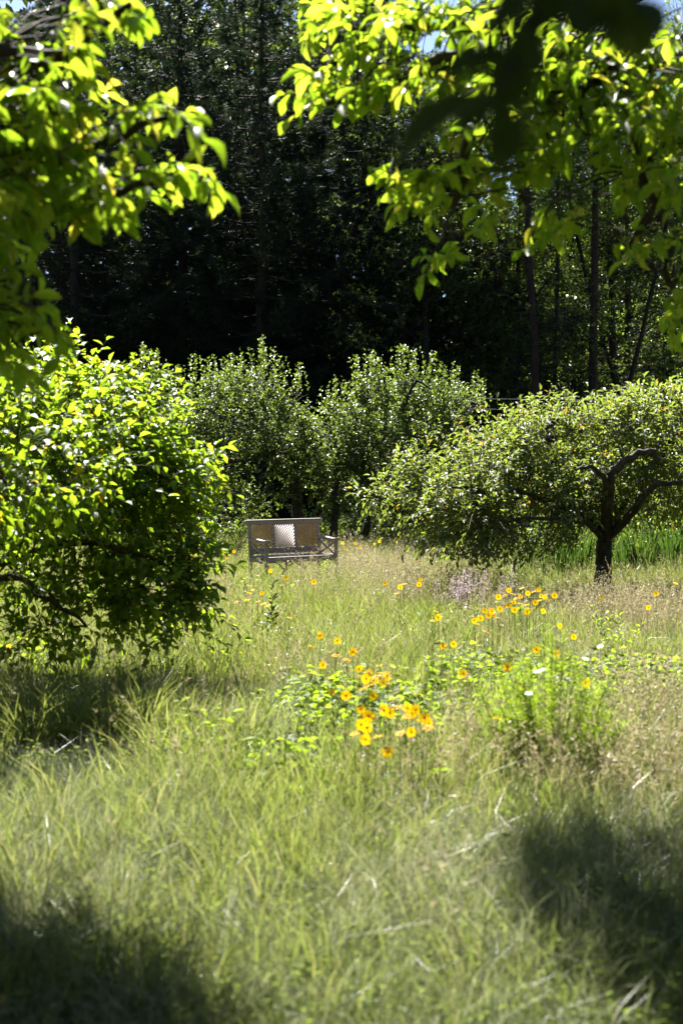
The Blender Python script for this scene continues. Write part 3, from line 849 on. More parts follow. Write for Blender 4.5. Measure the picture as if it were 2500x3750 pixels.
pines = [(-10.2, 41.5, 1.0, 'dark pine seen through the left edge leaves'), (-7.3, 39.0, 1.05, 'dark dense pine at the forest edge left of the apple trees'),
         (-4.6, 40.5, 1.1, 'tall dark pine left of the bench behind the widest apple tree'), (-2.2, 38.5, 1.0, 'dark pine standing straight behind the bench'),
         (0.1, 41.0, 1.08, 'black-shaded pine behind the narrow middle apple tree'), (-8.8, 45.5, 1.15, 'pine in the second row at the far left'),
         (-3.2, 45.0, 1.15, 'second row pine behind the bench'), (2.2, 44.5, 1.0, 'pine between the dark pines and the leafy woods'), (-5.9, 45.2, 1.1, 'second row pine above the leftmost apple tree'), (-0.6, 46.5, 1.1, 'farther pine filling the dark gap above the bench')]
for k, (x, y, s, lb) in enumerate(pines):
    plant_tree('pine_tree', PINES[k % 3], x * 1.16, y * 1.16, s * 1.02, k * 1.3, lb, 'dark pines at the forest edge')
woods = [(2.3, 39.0, .95, 'leafy forest tree just right of the last dark pine'), (4.0, 40.5, 1.0, 'glinting leafy forest tree above the right apple tree'), (5.8, 39.0, 1.0, 'leafy forest tree behind the low fruit tree'),
         (7.8, 41.0, 1.05, 'leafy forest tree above the fruit tree trunk'), (10.0, 39.8, 1.0, 'leafy forest tree at the right edge'), (6.6, 45.0, 1.1, 'slender leaning forest tree in the second row on the right'),
         (3.0, 46.0, 1.1, 'leafy tree deep in the woods above the narrow apple tree'), (9.4, 46.2, 1.1, 'second row leafy tree at the far right'), (-1.5, 49.5, 1.3, 'tall leafy tree showing above the dark pines'),
         (-5.0, 50.0, 1.32, 'tall leafy tree with sky glints at the upper left'), (-9.0, 50.5, 1.3, 'tall leafy tree behind the left overhanging leaves'), (1.5, 51.0, 1.3, 'far leafy tree behind the middle of the forest'), (12.0, 44.0, 1.05, 'leafy tree just inside the right edge of the woods')]
for k, (x, y, s, lb) in enumerate(woods):
    plant_tree('forest_tree', WOODS[k % 3], x * 1.16, y * 1.16, s * 1.06, k * 2.1 + .4, lb, 'leafy forest trees')
# bare lower trunks that show on the right
def pole_tree(u, D, r, lean, label):
    D *= 1.16; r *= 1.1
    x = (u - 784) / 3266.5 * D
    base = np.array([x, D, float(gz(x, D)) - .03])
    root = empty('forest_tree', base, label, 'tree', 'slim bare trunks in the woods')
    t = Tree()
    t.limb([(0, 0, 0), (lean * .3, 0, 4), (lean, .1, 9), (lean * 1.5, .2, 14)], r, r * .4, 14, .02)
    for k in range(16):
        h = 1.2 + k * .5 + rng.random() * .3; a = rng.random() * 6.28; L = .8 + rng.random() * 1.1
        p = np.array([lean * (h / 9) ** 1.5, 0, h])
        t.limb([p, p + np.array([math.cos(a), math.sin(a), .1]) * L * .5, p + np.array([math.cos(a) * L, math.sin(a) * L, -.05 * L])], .018, .005, 5, .02)
    link('trunk', t.geo(7, 4, .03).mesh('trunk', None, True, False), M['pine_bark'], root)
    B, O = blob_points([((lean * 1.2, 0, 11.5), (1.6, 1.6, 2.6), 1)], 420, .4, -.7, .6)
    d = mk_shoots(B, O, .6, .1, .5)
    S = shoot_leaves(B, d, .4 + .3 * rng.random(len(B)), 10, np.full(len(B), .2), .9, .1, .06, .25, .5, 0, .5)
    V, F, Rn = leaves_geo(S[1], S[2], S[3], S[4], S[5], SMALL, rng.random(len(S[1])))
    c = link('crown', np_mesh('crown', V, F, Rn), M['wood_leaf'], root); c['kind'] = 'stuff'
for args in [(1235, 36.5, .13, -.3, 'reddish bare trunk left of the fence post'), (1355, 37.0, .16, .1, 'thick straight dark trunk behind the fruit tree'), (1400, 38.0, .09, 1.6, 'slim trunk leaning right behind the fruit tree'),
             (1455, 38.5, .08, -1.8, 'slim trunk leaning left near the right edge'), (1270, 37.5, .08, .1, 'thin dark trunk between the reddish trunk and the fence post'), (1175, 38, .09, .2, 'thin shaded trunk right of the apple trees')]:
    pole_tree(*args)

# woodland beyond: one mass
def far_woodland():
    """the woods beyond the nearer trees; they close round the whole clearing, as the shade in it shows"""
    n = 90000
    x = rng.uniform(-40, 40, n); y = rng.uniform(62, 82, n)
    hz = np.where(x > 2, 15, 26) + 2 * np.sin(x * .5) + 1.5 * np.sin(x * 1.3 + 1)
    m = 26000
    a = rng.uniform(R(-180), R(180), m)               # the ring round the sides and the back of the clearing
    rr = rng.uniform(26, 38, m)
    off = np.abs(((a - R(90) + math.pi) % (2 * math.pi)) - math.pi)
    a = np.where(off < R(45), -a, a)
    x2, y2 = rr * np.cos(a), 8 + rr * np.sin(a)
    x, y, hz = np.concatenate([x, x2]), np.concatenate([y, y2]), np.concatenate([hz, 19 + 2 * np.sin(x2 * .6)])
    lo = 22000
    x = np.concatenate([x, rng.uniform(-32, 32, lo)]); y = np.concatenate([y, rng.uniform(57, 62, lo)]); hz = np.concatenate([hz, np.full(lo, 9.)])
    k = n + m + lo
    z = rng.random(k) ** rng.choice([.8, 2.2], k) * hz
    P = np.stack([x, y, z + gz(x, y)], 1)
    d = unit(rng.normal(size=(k, 3)) + np.array([0, 0, -.2])); nr = unit(rng.normal(size=(k, 3)) + np.array([0, 0, .5]))
    big = np.where((np.arange(k) >= n) & (np.arange(k) < n + m), 2.1, 1.)
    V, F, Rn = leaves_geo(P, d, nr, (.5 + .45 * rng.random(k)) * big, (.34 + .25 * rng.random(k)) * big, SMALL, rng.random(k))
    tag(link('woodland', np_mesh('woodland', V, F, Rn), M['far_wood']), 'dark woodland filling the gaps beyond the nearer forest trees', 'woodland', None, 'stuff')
far_woodland()

# undergrowth at the forest foot
def bush(x, y, rx, rz_, label, mat='wood_leaf', n=260, leaf=.075):
    t = Tree()
    b = np.array([x, y, float(gz(x, y)) - .02])
    blobs = [(tuple(b + np.array([0, 0, rz_ * .8])), (rx, rx * .8, rz_), 2), (tuple(b + np.array([rx * .5, -.1, rz_ * .5])), (rx * .6, rx * .5, rz_ * .6), 1), (tuple(b + np.array([-rx * .5, -.1, rz_ * .5])), (rx * .6, rx * .5, rz_ * .55), 1)]
    P, O = blob_points(blobs, n, .4, -1.0, 1.5)
    P[:, 2] = np.maximum(P[:, 2], b[2] + .1)
    for k in range(6):
        a = k * 1.05
        t.limb([b, b + np.array([math.cos(a) * rx * .3, math.sin(a) * rx * .3, rz_ * .7]), b + np.array([math.cos(a) * rx * .6, math.sin(a) * rx * .6, rz_ * 1.3])], .02, .006, 7, .02)
    d = mk_shoots(P, O, .5, .4, .45)
    S = [shoot_leaves(P, d, .2 + .2 * rng.random(len(P)), 8, np.full(len(P), .1), .9, leaf, leaf * .6, .1, .6, 0, .4)]
    r, _ = finish_tree('bush', label, 'bush', t, S, mat, 'bark', MID if leaf > .08 else SMALL, b, 0, 'bushes at the forest foot', twig_r=.003)
for args in [(-2.3, 31.5, .9, .8, 'small bush in the shade behind the left end of the bench'), (-.1, 33.0, 1.0, .6, 'low bush under the apple trees'), (.55, 30.8, .7, .45, 'sunny low bush right of the bench by the slim trunk', 'apple_leaf'),
             (3.2, 33.5, 1.3, 1.2, 'glossy dark bush left of the reddish trunk'), (5.0, 35.0, 1.4, 1.0, 'dark bush behind the fruit tree crown'), (7.4, 34.5, 1.5, 1.1, 'dark bush behind the fruit tree trunk'), (4.3, 25.6, 1.0, .65, 'low dark bush just beyond the strap leaves left of the trunk'), (6.0, 26.2, 1.2, .75, 'low dark bush just beyond the strap leaves right of the trunk'), (9.6, 35.5, 1.4, 1.2, 'dark bush at the right edge of the woods'),
             (-4.6, 34.5, 1.3, .9, 'dark bush at the foot of the pines left of the bench'), (1.8, 36.0, 1.4, 1.0, 'shaded bush between bench and right woods'), (-7.2, 34.5, 1.4, 1.0, 'shaded bush behind the large left shrub')]:
    bush(*args)

# deer fence in front of the woods on the right
def fence():
    D = 33.0
    p0 = atd(1150, 1200, D); x0, x1 = p0[0], 9.5
    root = empty('wire_fence', (x0, D, float(gz(x0, D))), 'tall wire deer fence with thin dark posts along the woods', 'fence')
    b = np.array(root.location)
    xs = [atd(1310, 1000, D)[0] - 3.4, atd(1310, 1000, D)[0], atd(1310, 1000, D)[0] + 3.4]
    for x in xs:
        g = Geo(); g.tube([(x, D, float(gz(x, D)) - .2), (x + .02, D, 3.0)], .035, 7)
        link('post', g.mesh('post', b, True, False), M['bark'], root)
    for za, zb, r in [(2.98, 2.80, .0045), (2.72, 2.62, .004), (2.1, 2.05, .006), (1.5, 1.5, .006), (.9, .9, .006)]:
        g = Geo(); s = np.linspace(0, 1, 13)
        g.tube(np.stack([xs[0] + (xs[2] - xs[0]) * s, np.full(13, D - .04), za + (zb - za) * s - .03 * np.sin(s * 6.283) ** 2], 1), r, 5)
        link('wire', g.mesh('wire', b, True, False), M['wire'], root)
fence()

# ----------------------------------------------------------------- bench
def bench():
    base = on_ground(1075, 2131)
    th = R(33)
    root = empty('garden_bench', base, 'weathered grey wooden bench with three diagonal lattice panels in the meadow', 'bench', None, th)
    W, Dp = 1.27, .50        # between post centres
    wd = M['weathered_wood']
    def part(name, g, parent=root, label=None):
        me = g.mesh(name, None, False, False)
        o = link(name, me, wd, parent)
        bv = o.modifiers.new('bevel', 'BEVEL'); bv.width = .004; bv.segments = 2; bv.limit_method = 'ANGLE'
        return o
    hw = W / 2
    root.scale = (.96, .96, .97)
    seat_z, arm_z, top_z = .41, .66, .93
    lean = .10
    def bk(x, z):            # point on the back plane
        return np.array([x, Dp / 2 + max(0, (z - seat_z)) * math.tan(lean) * 1.0, z])
    def beam(a, b, w, h, upv=(0, 1, 0)):
        """box from a to b, w across upv x axis, h along upv"""
        a, b = np.array(a, float), np.array(b, float)
        y = unit(b - a); u = np.array(upv, float); x = unit(np.cross(y, u)); z = np.cross(x, y)
        g = Geo(); g.box((a + b) / 2, (w, np.linalg.norm(b - a), h), np.stack([x, y, z], 1)); return g
    # posts: two back legs run up to the rail, front legs up to the arms
    for s in (-1, 1):
        g = Geo()
        lo = beam((s * hw, Dp / 2, -.05), (s * hw, Dp / 2, seat_z - .001), .045, .05)
        part('leg', lo)
        part('back_post', beam(bk(s * hw, seat_z), bk(s * hw, top_z - .03), .044, .05))
        part('leg', beam((s * hw, -Dp / 2, -.05), (s * hw, -Dp / 2, arm_z - .012), .05, .045))
    part('leg', beam((0.02, -Dp / 2 + .04, -.05), (0.02, -Dp / 2 + .04, seat_z - .07), .045, .045))
    part('leg', beam((0.02, Dp / 2, -.05), (0.02, Dp / 2, seat_z - .07), .045, .045))
    # top rail with rounded overhanging ends
    g = beam(bk(-hw - .085, top_z), bk(hw + .085, top_z), .034, .062, (0, 0, 1))
    g.F; part('top_rail', g)
    g = beam(bk(-hw - .06, top_z + .036) + (0, -.004, 0), bk(hw + .06, top_z + .036) + (0, -.004, 0), .06, .014, (0, 0, 1)); part('rail_cap', g)
    # lower board of the back, dividers
    part('lower_rail', beam(bk(-hw + .026, seat_z + .075), bk(hw - .026, seat_z + .075), .024, .095, (0, -math.sin(lean), math.cos(lean))))
    inner0, inner1 = -hw + .024, hw - .024
    cells = np.linspace(inner0, inner1, 4)
    zb, zt = seat_z + .125, top_z - .033
    for x in cells[1:3]:
        part('divider', beam(bk(x, zb + .001), bk(x, zt), .034, .034))
    # lattice: slats clipped to each panel
    for c in range(3):
        xa, xb = cells[c] + (.019 if c else .0), cells[c + 1] - (.019 if c < 2 else .0)
        pr = empty('lattice_panel', (0, 0, 0), None, None); pr.parent = root
        w, h = xb - xa, zt - zb
        # frame edges so that the slats rest on something
        sl = math.tan(R(48)); sg = 1 if c == 1 else -1
        pitch = .045
        k0 = -h / sl
        q = k0 + pitch * .4
        while q < w:
            # along the slat: x = q + t, z = t*sl  (mirrored for the outer panels)
            t0, t1 = max(0, -q), min(w - q, h / sl)
            if t1 - t0 > .018:
                x0_, x1_ = q + t0, q + t1
                if sg < 0: X0, X1 = xb - x0_, xb - x1_
                else: X0, X1 = xa + x0_, xa + x1_
                p0, p1 = bk(X0, zb + t0 * sl), bk(X1, zb + t1 * sl)
                g = beam(p0, p1, .015, .03, (0, -1, 0))
                me = g.mesh('slat', None, False, False); link('slat', me, M['warm_bounce_wood'] if c != 1 else wd, pr)  # outer slats carry the grass bounce light in their colour
            q += pitch
    # seat boards, front apron, side rails
    for k in range(6):
        y = -Dp / 2 + .03 + k * .084
        part('seat_board', beam((-hw + (.027 if k in (0, 5) else -.03), y, seat_z), (hw - (.027 if k in (0, 5) else -.03), y, seat_z), .076, .022, (0, 0, 1)))
    part('apron', beam((-hw + .026, -Dp / 2 + .002, seat_z - .047), (hw - .026, -Dp / 2 + .002, seat_z - .047), .024, .066, (0, 0, 1)))
    part('apron', beam((-hw + .026, Dp / 2, seat_z - .045), (hw - .026, Dp / 2, seat_z - .045), .024, .06, (0, 0, 1)))
    for s in (-1, 1):
        part('side_rail', beam((s * hw, -Dp / 2 + .026, seat_z - .05), (s * hw, Dp / 2 - .026, seat_z - .05), .024, .06, (0, 0, 1)))
        # curved arm
        ys = np.linspace(Dp / 2 + .0, -Dp / 2 - .07, 9)
        zc = arm_z + .012 * np.sin(np.linspace(0, 2 * math.pi, 9)) + np.linspace(.0, .008, 9)
        g = Geo(); w2, h2 = .032, .022
        ring = []
        for y, z in zip(ys, zc):
            wv = w2 * (1.0 + .15 * (y < -.2))
            ring += [(s * hw - wv, y, z - h2), (s * hw + wv, y, z - h2), (s * hw + wv, y, z + h2), (s * hw - wv, y, z + h2)]
        idx = np.arange(36).reshape(9, 4)
        q = np.stack([idx[:-1], idx[1:], np.roll(idx, -1, 1)[1:], np.roll(idx, -1, 1)[:-1]], -1).reshape(-1, 4)
        g.add(np.array(ring), [q, idx[:1], idx[-1:, ::-1]]); part('armrest', g)
        # crossed braces under the arm
        ya, yb = -Dp / 2 + .02, Dp / 2 - .01
        part('brace', beam((s * hw - .006, ya, seat_z + .012), (s * hw - .006, yb + .015, arm_z - .03), .018, .03, (0, .5, .8)))
        part('brace', beam((s * hw + .013, yb + .01, seat_z + .012), (s * hw + .013, ya, arm_z - .03), .018, .03, (0, .5, .8)))
    # crossed braces beneath the seat
    for xa, xb in ((-.30, 0.0), (.04, .34)):
        part('under_brace', beam((xa, -.01, .06), (xb, -.01, seat_z - .09), .02, .03, (0, 0, 1)))
        part('under_brace', beam((xb, .02, .06), (xa, .02, seat_z - .09), .02, .03, (0, 0, 1)))
    part('stretcher', beam((-hw + .02, 0, seat_z - .075), (hw - .02, 0, seat_z - .075), .03, .05, (0, 0, 1)))
    return root
bench()

# ----------------------------------------------------------------- grass
def blade_tuft(g, n, h, spread, w, bendy, seg=3, seed_head=False, hvar=.35):
    """curved ribbons rising from about one point"""
    a = g.random(n) * 6.283
    r = spread * np.sqrt(g.random(n))
    base = np.stack([np.cos(a) * r, np.sin(a) * r, np.full(n, -.02)], 1)
    H = h * (1 - hvar + 2 * hvar * g.random(n))
    b = a + g.normal(size=n) * .8
    lean = np.stack([np.cos(b), np.sin(b), np.zeros(n)], 1) * (H * bendy * (.3 + g.random(n)))[:, None]
    ph = g.random(n) * 6.283
    side = np.stack([np.cos(ph), np.sin(ph), np.zeros(n)], 1)
    V, F = [], []
    t = np.linspace(0, 1, seg + 1)
    wid = w * np.array([1.0, .95, .7, 0.0]) if seg == 3 else w * (1 - t ** 2)
    rows = []
    for tt, ww in zip(t, wid):
        c = base + np.array([0, 0, 1.]) * (H * (tt - .35 * bendy * tt ** 3))[:, None] + lean * tt ** 2.2
        rows += [c - side * ww, c + side * ww]
    V = np.stack(rows, 1).reshape(-1, 3)
    m = 2 * (seg + 1)
    off = np.arange(n)[:, None] * m
    Q = np.concatenate([np.stack([off[:, 0] + 2 * k, off[:, 0] + 2 * k + 1, off[:, 0] + 2 * k + 3, off[:, 0] + 2 * k + 2], 1) for k in range(seg)])
    rn = np.repeat(g.random(n) * .5, m)
    Fs = [Q]
    if seed_head:
        # loose panicle: small slivers round the top third of the stalk
        k = 9
        tt = .72 + .3 * g.random((n, k))
        c = base[:, None] + np.array([0, 0, 1.]) * (H[:, None] * (tt - .35 * bendy * tt ** 3))[..., None] + lean[:, None] * (tt ** 2.2)[..., None]
        d = unit(g.normal(size=(n, k, 3)) * .7 + np.array([0, 0, .5]))
        L = .018 + .02 * g.random((n, k, 1))
        x = unit(np.cross(d, g.normal(size=d.shape))) * .003
        tri = np.stack([c - x, c + x, c + d * L], 2).reshape(-1, 3)
        Fs.append(np.arange(len(tri)).reshape(-1, 3) + len(V))
        V = np.concatenate([V, tri]); rn = np.concatenate([rn, np.repeat(g.random(n) * .5 + .3, k * 3)])
    return V, Fs, rn

def leaf_tuft(g, n, h, spread, leaf, lw, stems=4):
    """low leafy plant: thin stalks with leaflets"""
    geo = Geo()
    a = g.random(n) * 6.283; r = spread * np.sqrt(g.random(n))
    z = h * (.35 + .65 * g.random(n))
    P = np.stack([np.cos(a) * r, np.sin(a) * r, z], 1)
    d = unit(np.stack([np.cos(a + g.normal(size=n)), np.sin(a + g.normal(size=n)), g.normal(size=n) * .3], 1))
    nr = unit(np.array([0, 0, 1.]) + g.normal(size=(n, 3)) * .35)
    V, F, rn = leaves_geo(P, d, nr, leaf * (.7 + .5 * g.random(n)), lw * (.7 + .5 * g.random(n)), MID[:1], g.random(n) * .5)
    geo.add(V, F, rn)
    b = np.stack([P[:, 0] * .3, P[:, 1] * .3, np.full(n, -.02)], 1)
    V, q = tubes_geo(np.stack([b, P], 1), np.full((n, 2), .0012), 3); geo.add(V, q)
    return np.concatenate(geo.V), geo.F, np.concatenate(geo.Rn)

def scatter(name, label, tufts, pts, scl, mat, tilt=.15, cat='grass'):
    """ONE stuff object: its mesh holds the tuft shapes and the points they grow on; geometry nodes put them there"""
    V, F, Rn, part, off = [], [], [], [], 0
    for k, (v, f, r) in enumerate(tufts):
        V.append(v); F += [x + off for x in f]; Rn.append(r); part.append(np.full(len(v), k + 1)); off += len(v)
    n = len(pts)
    V.append(pts); Rn.append(np.zeros(n)); part.append(np.zeros(n))
    me = np_mesh(name, np.concatenate(V), F, np.concatenate(Rn))
    tot = off + n
    def attr(nm, typ, val, key='value'):
        a = me.attributes.new(nm, typ, 'POINT'); a.data.foreach_set(key, val)
    attr('piece', 'INT', np.concatenate(part).astype(np.int32))
    var = np.zeros(tot, np.int32); var[off:] = rng.integers(1, len(tufts) + 1, n); attr('variant', 'INT', var)
    rot = np.zeros((tot, 3), np.float32); rot[off:, :2] = rng.normal(size=(n, 2)) * tilt; rot[off:, 2] = rng.random(n) * 6.283
    attr('spin', 'FLOAT_VECTOR', rot.ravel(), 'vector')
    s = np.ones(tot, np.float32); s[off:] = scl; attr('size', 'FLOAT', s)
    me.materials.append(M[mat])
    o = link(name, me)
    tag(o, label, cat, None, 'stuff')
    ng = bpy.data.node_groups.new(name, 'GeometryNodeTree')
    ng.interface.new_socket('Geometry', in_out='INPUT', socket_type='NodeSocketGeometry')
    ng.interface.new_socket('Geometry', in_out='OUTPUT', socket_type='NodeSocketGeometry')
    N, Lk = ng.nodes, ng.links
    gi, go = N.new('NodeGroupInput'), N.new('NodeGroupOutput')
    def named(nm, typ):
        a = N.new('GeometryNodeInputNamedAttribute'); a.data_type = typ; a.inputs['Name'].default_value = nm
        return a.outputs['Attribute']
    def equals(sock, val):
        c = N.new('FunctionNodeCompare'); c.data_type = 'INT'; c.operation = 'EQUAL'
        Lk.new(sock, c.inputs[2]); c.inputs[3].default_value = val
        return c.outputs[0]
    def sep(geo, sel):
        s_ = N.new('GeometryNodeSeparateGeometry'); s_.domain = 'POINT'
        Lk.new(geo, s_.inputs['Geometry']); Lk.new(sel, s_.inputs['Selection'])
        return s_.outputs['Selection']
    piece, variant = named('piece', 'INT'), named('variant', 'INT')
    spin, size = named('spin', 'FLOAT_VECTOR'), named('size', 'FLOAT')
    e2r = N.new('FunctionNodeEulerToRotation'); Lk.new(spin, e2r.inputs[0])
    jn = N.new('GeometryNodeJoinGeometry')
    pg = sep(gi.outputs[0], equals(piece, 0))
    for k in range(len(tufts)):
        src = sep(gi.outputs[0], equals(piece, k + 1))
        ip = N.new('GeometryNodeInstanceOnPoints')
        Lk.new(pg, ip.inputs['Points']); Lk.new(src, ip.inputs['Instance']); Lk.new(equals(variant, k + 1), ip.inputs['Selection'])
        Lk.new(e2r.outputs[0], ip.inputs['Rotation']); Lk.new(size, ip.inputs['Scale'])
        Lk.new(ip.outputs[0], jn.inputs[0])
    Lk.new(jn.outputs[0], go.inputs[0])
    md = o.modifiers.new('growth', 'NODES'); md.node_group = ng
    return o

def meadow_pts(n, d0=2.2, d1=36.0, bias=1.0, margin=1.35):
    """points over the field of view and a margin round it, thinning with distance"""
    y = d0 + (d1 - d0) * rng.random(n) ** bias
    half = (.24 * y + .4) * margin
    x = (rng.random(n) * 2 - 1) * half
    return x, y

def patches(x, y, spots):
    """sum of soft spots given by photograph pixels on the ground: (u, v, half width px, half depth m, strength)"""
    f = np.zeros_like(x)
    for u, v, du, dd, s in spots:
        c = gnd(u, v); w = du / 3266.5 * c[1]
        f += s * np.exp(-((x - c[0]) / w) ** 2 - ((y - c[1]) / dd) ** 2)
    return f
def lump(x, y, k, ph):
    return .5 + .25 * (np.sin(x * k + ph + np.sin(y * k * .8 + ph * 2)) + np.sin(y * k * 1.1 + ph * 3 + 1.3 * np.sin(x * k * .7 + ph)))

BC = on_ground(1075, 2131)
def near_bench(x, y):
    """trodden, thinner grass right at the bench"""
    d = np.hypot((x - BC[0]) / 1.0, (y - BC[1] + .35) / .95)
    return rng.random(len(x)) < np.clip((d - .45) / .6, .16, 1)
gg = np.random.default_rng(21)
TUFT_G = [blade_tuft(gg, 18, .34, .07, .0028, .45) for _ in range(5)]
TUFT_L = [blade_tuft(gg, 14, .24, .06, .0042, .35) for _ in range(4)]
TUFT_S = [blade_tuft(gg, 9, .52, .08, .0012, .35, 3, True) for _ in range(5)]
TUFT_F = [blade_tuft(gg, 34, .30, .06, .0013, .8) for _ in range(4)]
TUFT_C = [leaf_tuft(gg, 22, .26, .12, .05, .036) for _ in range(4)]
TUFT_T = [blade_tuft(gg, 26, .15, .08, .0022, .4) for _ in range(3)]
TUFT_N = [blade_tuft(gg, 26, .27, .10, .0015, .8) for _ in range(5)]

DRY = [(1500, 1440, 130, 1.6, 1.), (1350, 1440, 160, 1.2, .7), (1100, 1400, 90, 1.0, .9), (820, 1340, 160, 3., .7), (640, 1310, 90, 2.5, .5), (950, 1380, 130, 2.5, .6), (1500, 1830, 160, 1.0, .4), (1350, 1900, 180, .8, .3), (960, 1950, 130, .6, .5), (1150, 1880, 160, .7, .25),
       (430, 1420, 70, .9, .9), (1530, 1700, 120, .8, .6), (1000, 2100, 200, .5, .4)]
LUSH = [(200, 1890, 330, .55, 1.), (560, 1850, 250, .6, .9), (60, 1940, 200, .4, .6), (520, 1450, 130, 1.6, .7), (1200, 1450, 60, 1.0, .8), (900, 1800, 200, .7, .6), (1150, 1760, 160, .8, .7), (950, 1450, 120, 1.4, .6), (1480, 1500, 110, 1.0, .5), (650, 1930, 200, .4, .6)]
CLOV = [(740, 1685, 85, .5, 1.5), (860, 1700, 110, .5, 1.0), (1080, 1600, 70, .5, 1.), (980, 1690, 90, .5, .9), (1500, 1620, 90, .4, 1.2), (1420, 1620, 70, .4, 1.), (1250, 1650, 130, .9, .8), (900, 1740, 130, .5, .5), (640, 1850, 120, .4, .3), (430, 1760, 60, .3, .4)]
SILV = [(150, 1815, 125, .45, 2.2), (670, 1805, 80, .45, 2.0), (560, 1805, 70, .3, .6), (250, 2010, 260, .35, .0)]

x, y = meadow_pts(26000, 4.0, 36, 1.2)
f = .25 + .75 * lump(x, y, 1.5, .4) - .55 * np.clip(patches(x, y, DRY), 0, 1) - .35 * patches(x, y, CLOV) - .9 * np.clip(patches(x, y, SILV), 0, 1)
f = f * np.clip((y - 4.2) / 2.2, 0, 1)
k = (rng.random(len(x)) < np.clip(f, .1, 1) * (1 - np.clip(1.4 * patches(x, y, SILV), 0, .97))) & near_bench(x, y)
x, y = x[k], y[k]
scatter('meadow_grass', 'green blades of the uncut meadow grass', TUFT_G, np.stack([x, y, gz(x, y)], 1), (.75 + .5 * rng.random(len(x))) * (.8 + .35 * lump(x, y, .9, 2.)), 'grass')
x, y = meadow_pts(6800, 2.0, 8.2, .9)
k = rng.random(len(x)) < np.clip((8.2 - y) / 2.2, 0, 1) * (.12 + 1.0 * lump(x, y, 2.3, 1.)) * (.35 + 1.1 * lump(x, y, 6.1, 2.)) * (1 - np.clip(1.4 * patches(x, y, SILV), 0, .97))
x, y = x[k], y[k]
scatter('soft_grass', 'soft fine grass bending over in the nearest part of the meadow', TUFT_N, np.stack([x, y, gz(x, y)], 1), .7 + .6 * rng.random(len(x)), 'soft', .3)
x, y = meadow_pts(6500, 2.4, 8.5, .9)
k = rng.random(len(x)) < np.clip(patches(x, y, [(960, 1960, 130, .5, .42), (1430, 1880, 180, .7, .42), (1000, 2120, 160, .4, .22), (300, 2030, 220, .3, .2), (1520, 1800, 100, .6, .3)]) + .015, 0, .8)
x, y = x[k], y[k]
scatter('withered_grass', 'bleached tan bent grass mixed into the near meadow', TUFT_N[:4] + [blade_tuft(gg, 8, .36, .08, .0012, .7, 3, True)], np.stack([x, y, gz(x, y)], 1), .7 + .6 * rng.random(len(x)), 'straw', .35)
x, y = meadow_pts(5200, 2.4, 9, .9)
k = rng.random(len(x)) < np.clip(.55 * lump(x, y, 3.1, 5.) + .1, 0, 1)
x, y = x[k], y[k]
scatter('low_weeds', 'small leaved low weeds between the near grass blades', [leaf_tuft(gg, 26, .20, .10, .026, .012) for _ in range(3)], np.stack([x, y, gz(x, y)], 1), .7 + .6 * rng.random(len(x)), 'weed', .2, 'weeds')
x, y = meadow_pts(16000, 2.6, 34, 1.2)
k = rng.random(len(x)) < np.clip(patches(x, y, LUSH) + .06, 0, 1) * (1 - np.clip(1.4 * patches(x, y, SILV), 0, .97)) * np.clip((y - 4.6) / 1.5, .12, 1)
x, y = x[k], y[k]
scatter('lush_grass', 'short bright green grass lit by the sun', TUFT_L, np.stack([x, y, gz(x, y)], 1), .7 + .5 * rng.random(len(x)), 'lush')
x, y = meadow_pts(20000, 6.3, 34, 1.15)
k = rng.random(len(x)) < np.clip(patches(x, y, DRY) * .74 + .015 + .07 * lump(x, y, 1.9, 4.) - 2 * patches(x, y, SILV), 0, 1)
k &= near_bench(x, y)
x, y = x[k], y[k]
scatter('dry_grass', 'tan flowering grass with thin seed heads', TUFT_S, np.stack([x, y, gz(x, y)], 1), .75 + .45 * rng.random(len(x)), 'straw')
x, y = meadow_pts(26000, 2.0, 14, 1.1)
k = rng.random(len(x)) < np.clip(patches(x, y, [(170, 1985, 240, .45, 2.6), (400, 1975, 130, .35, 1.8), (950, 2000, 200, .5, .4), (150, 2150, 260, .6, .7), (1050, 2200, 300, .6, .6), (1450, 2050, 200, .7, .6), (350, 1670, 260, .5, .6), (590, 1720, 60, .3, .8)]) * .6 + .05, 0, 1)
x, y = x[k], y[k]
scatter('fine_grass', 'fine pale arching grass glinting in the foreground', TUFT_F, np.stack([x, y, gz(x, y)], 1), .8 + .6 * rng.random(len(x)), 'pale_grass', .35)
x, y = meadow_pts(16000, 6.4, 24, 1.1)
k = rng.random(len(x)) < np.clip(patches(x, y, CLOV) * 1.2 + .006, 0, 1)
x, y = x[k], y[k]
scatter('ground_cover', 'bright green low leafy plants among the grass', TUFT_C, np.stack([x, y, gz(x, y)], 1), .7 + .6 * rng.random(len(x)), 'lush', .15, 'ground cover')
x, y = meadow_pts(16000, 5.5, 10, 1.0)
k = rng.random(len(x)) < np.clip(patches(x, y, SILV), 0, 1)
x, y = x[k], y[k]
scatter('silvery_ground_cover', 'low silvery grey mat of fine leaves at the edge of the shade', TUFT_T, np.stack([x, y, gz(x, y)], 1), .7 + .6 * rng.random(len(x)), 'silver', .15, 'ground cover')

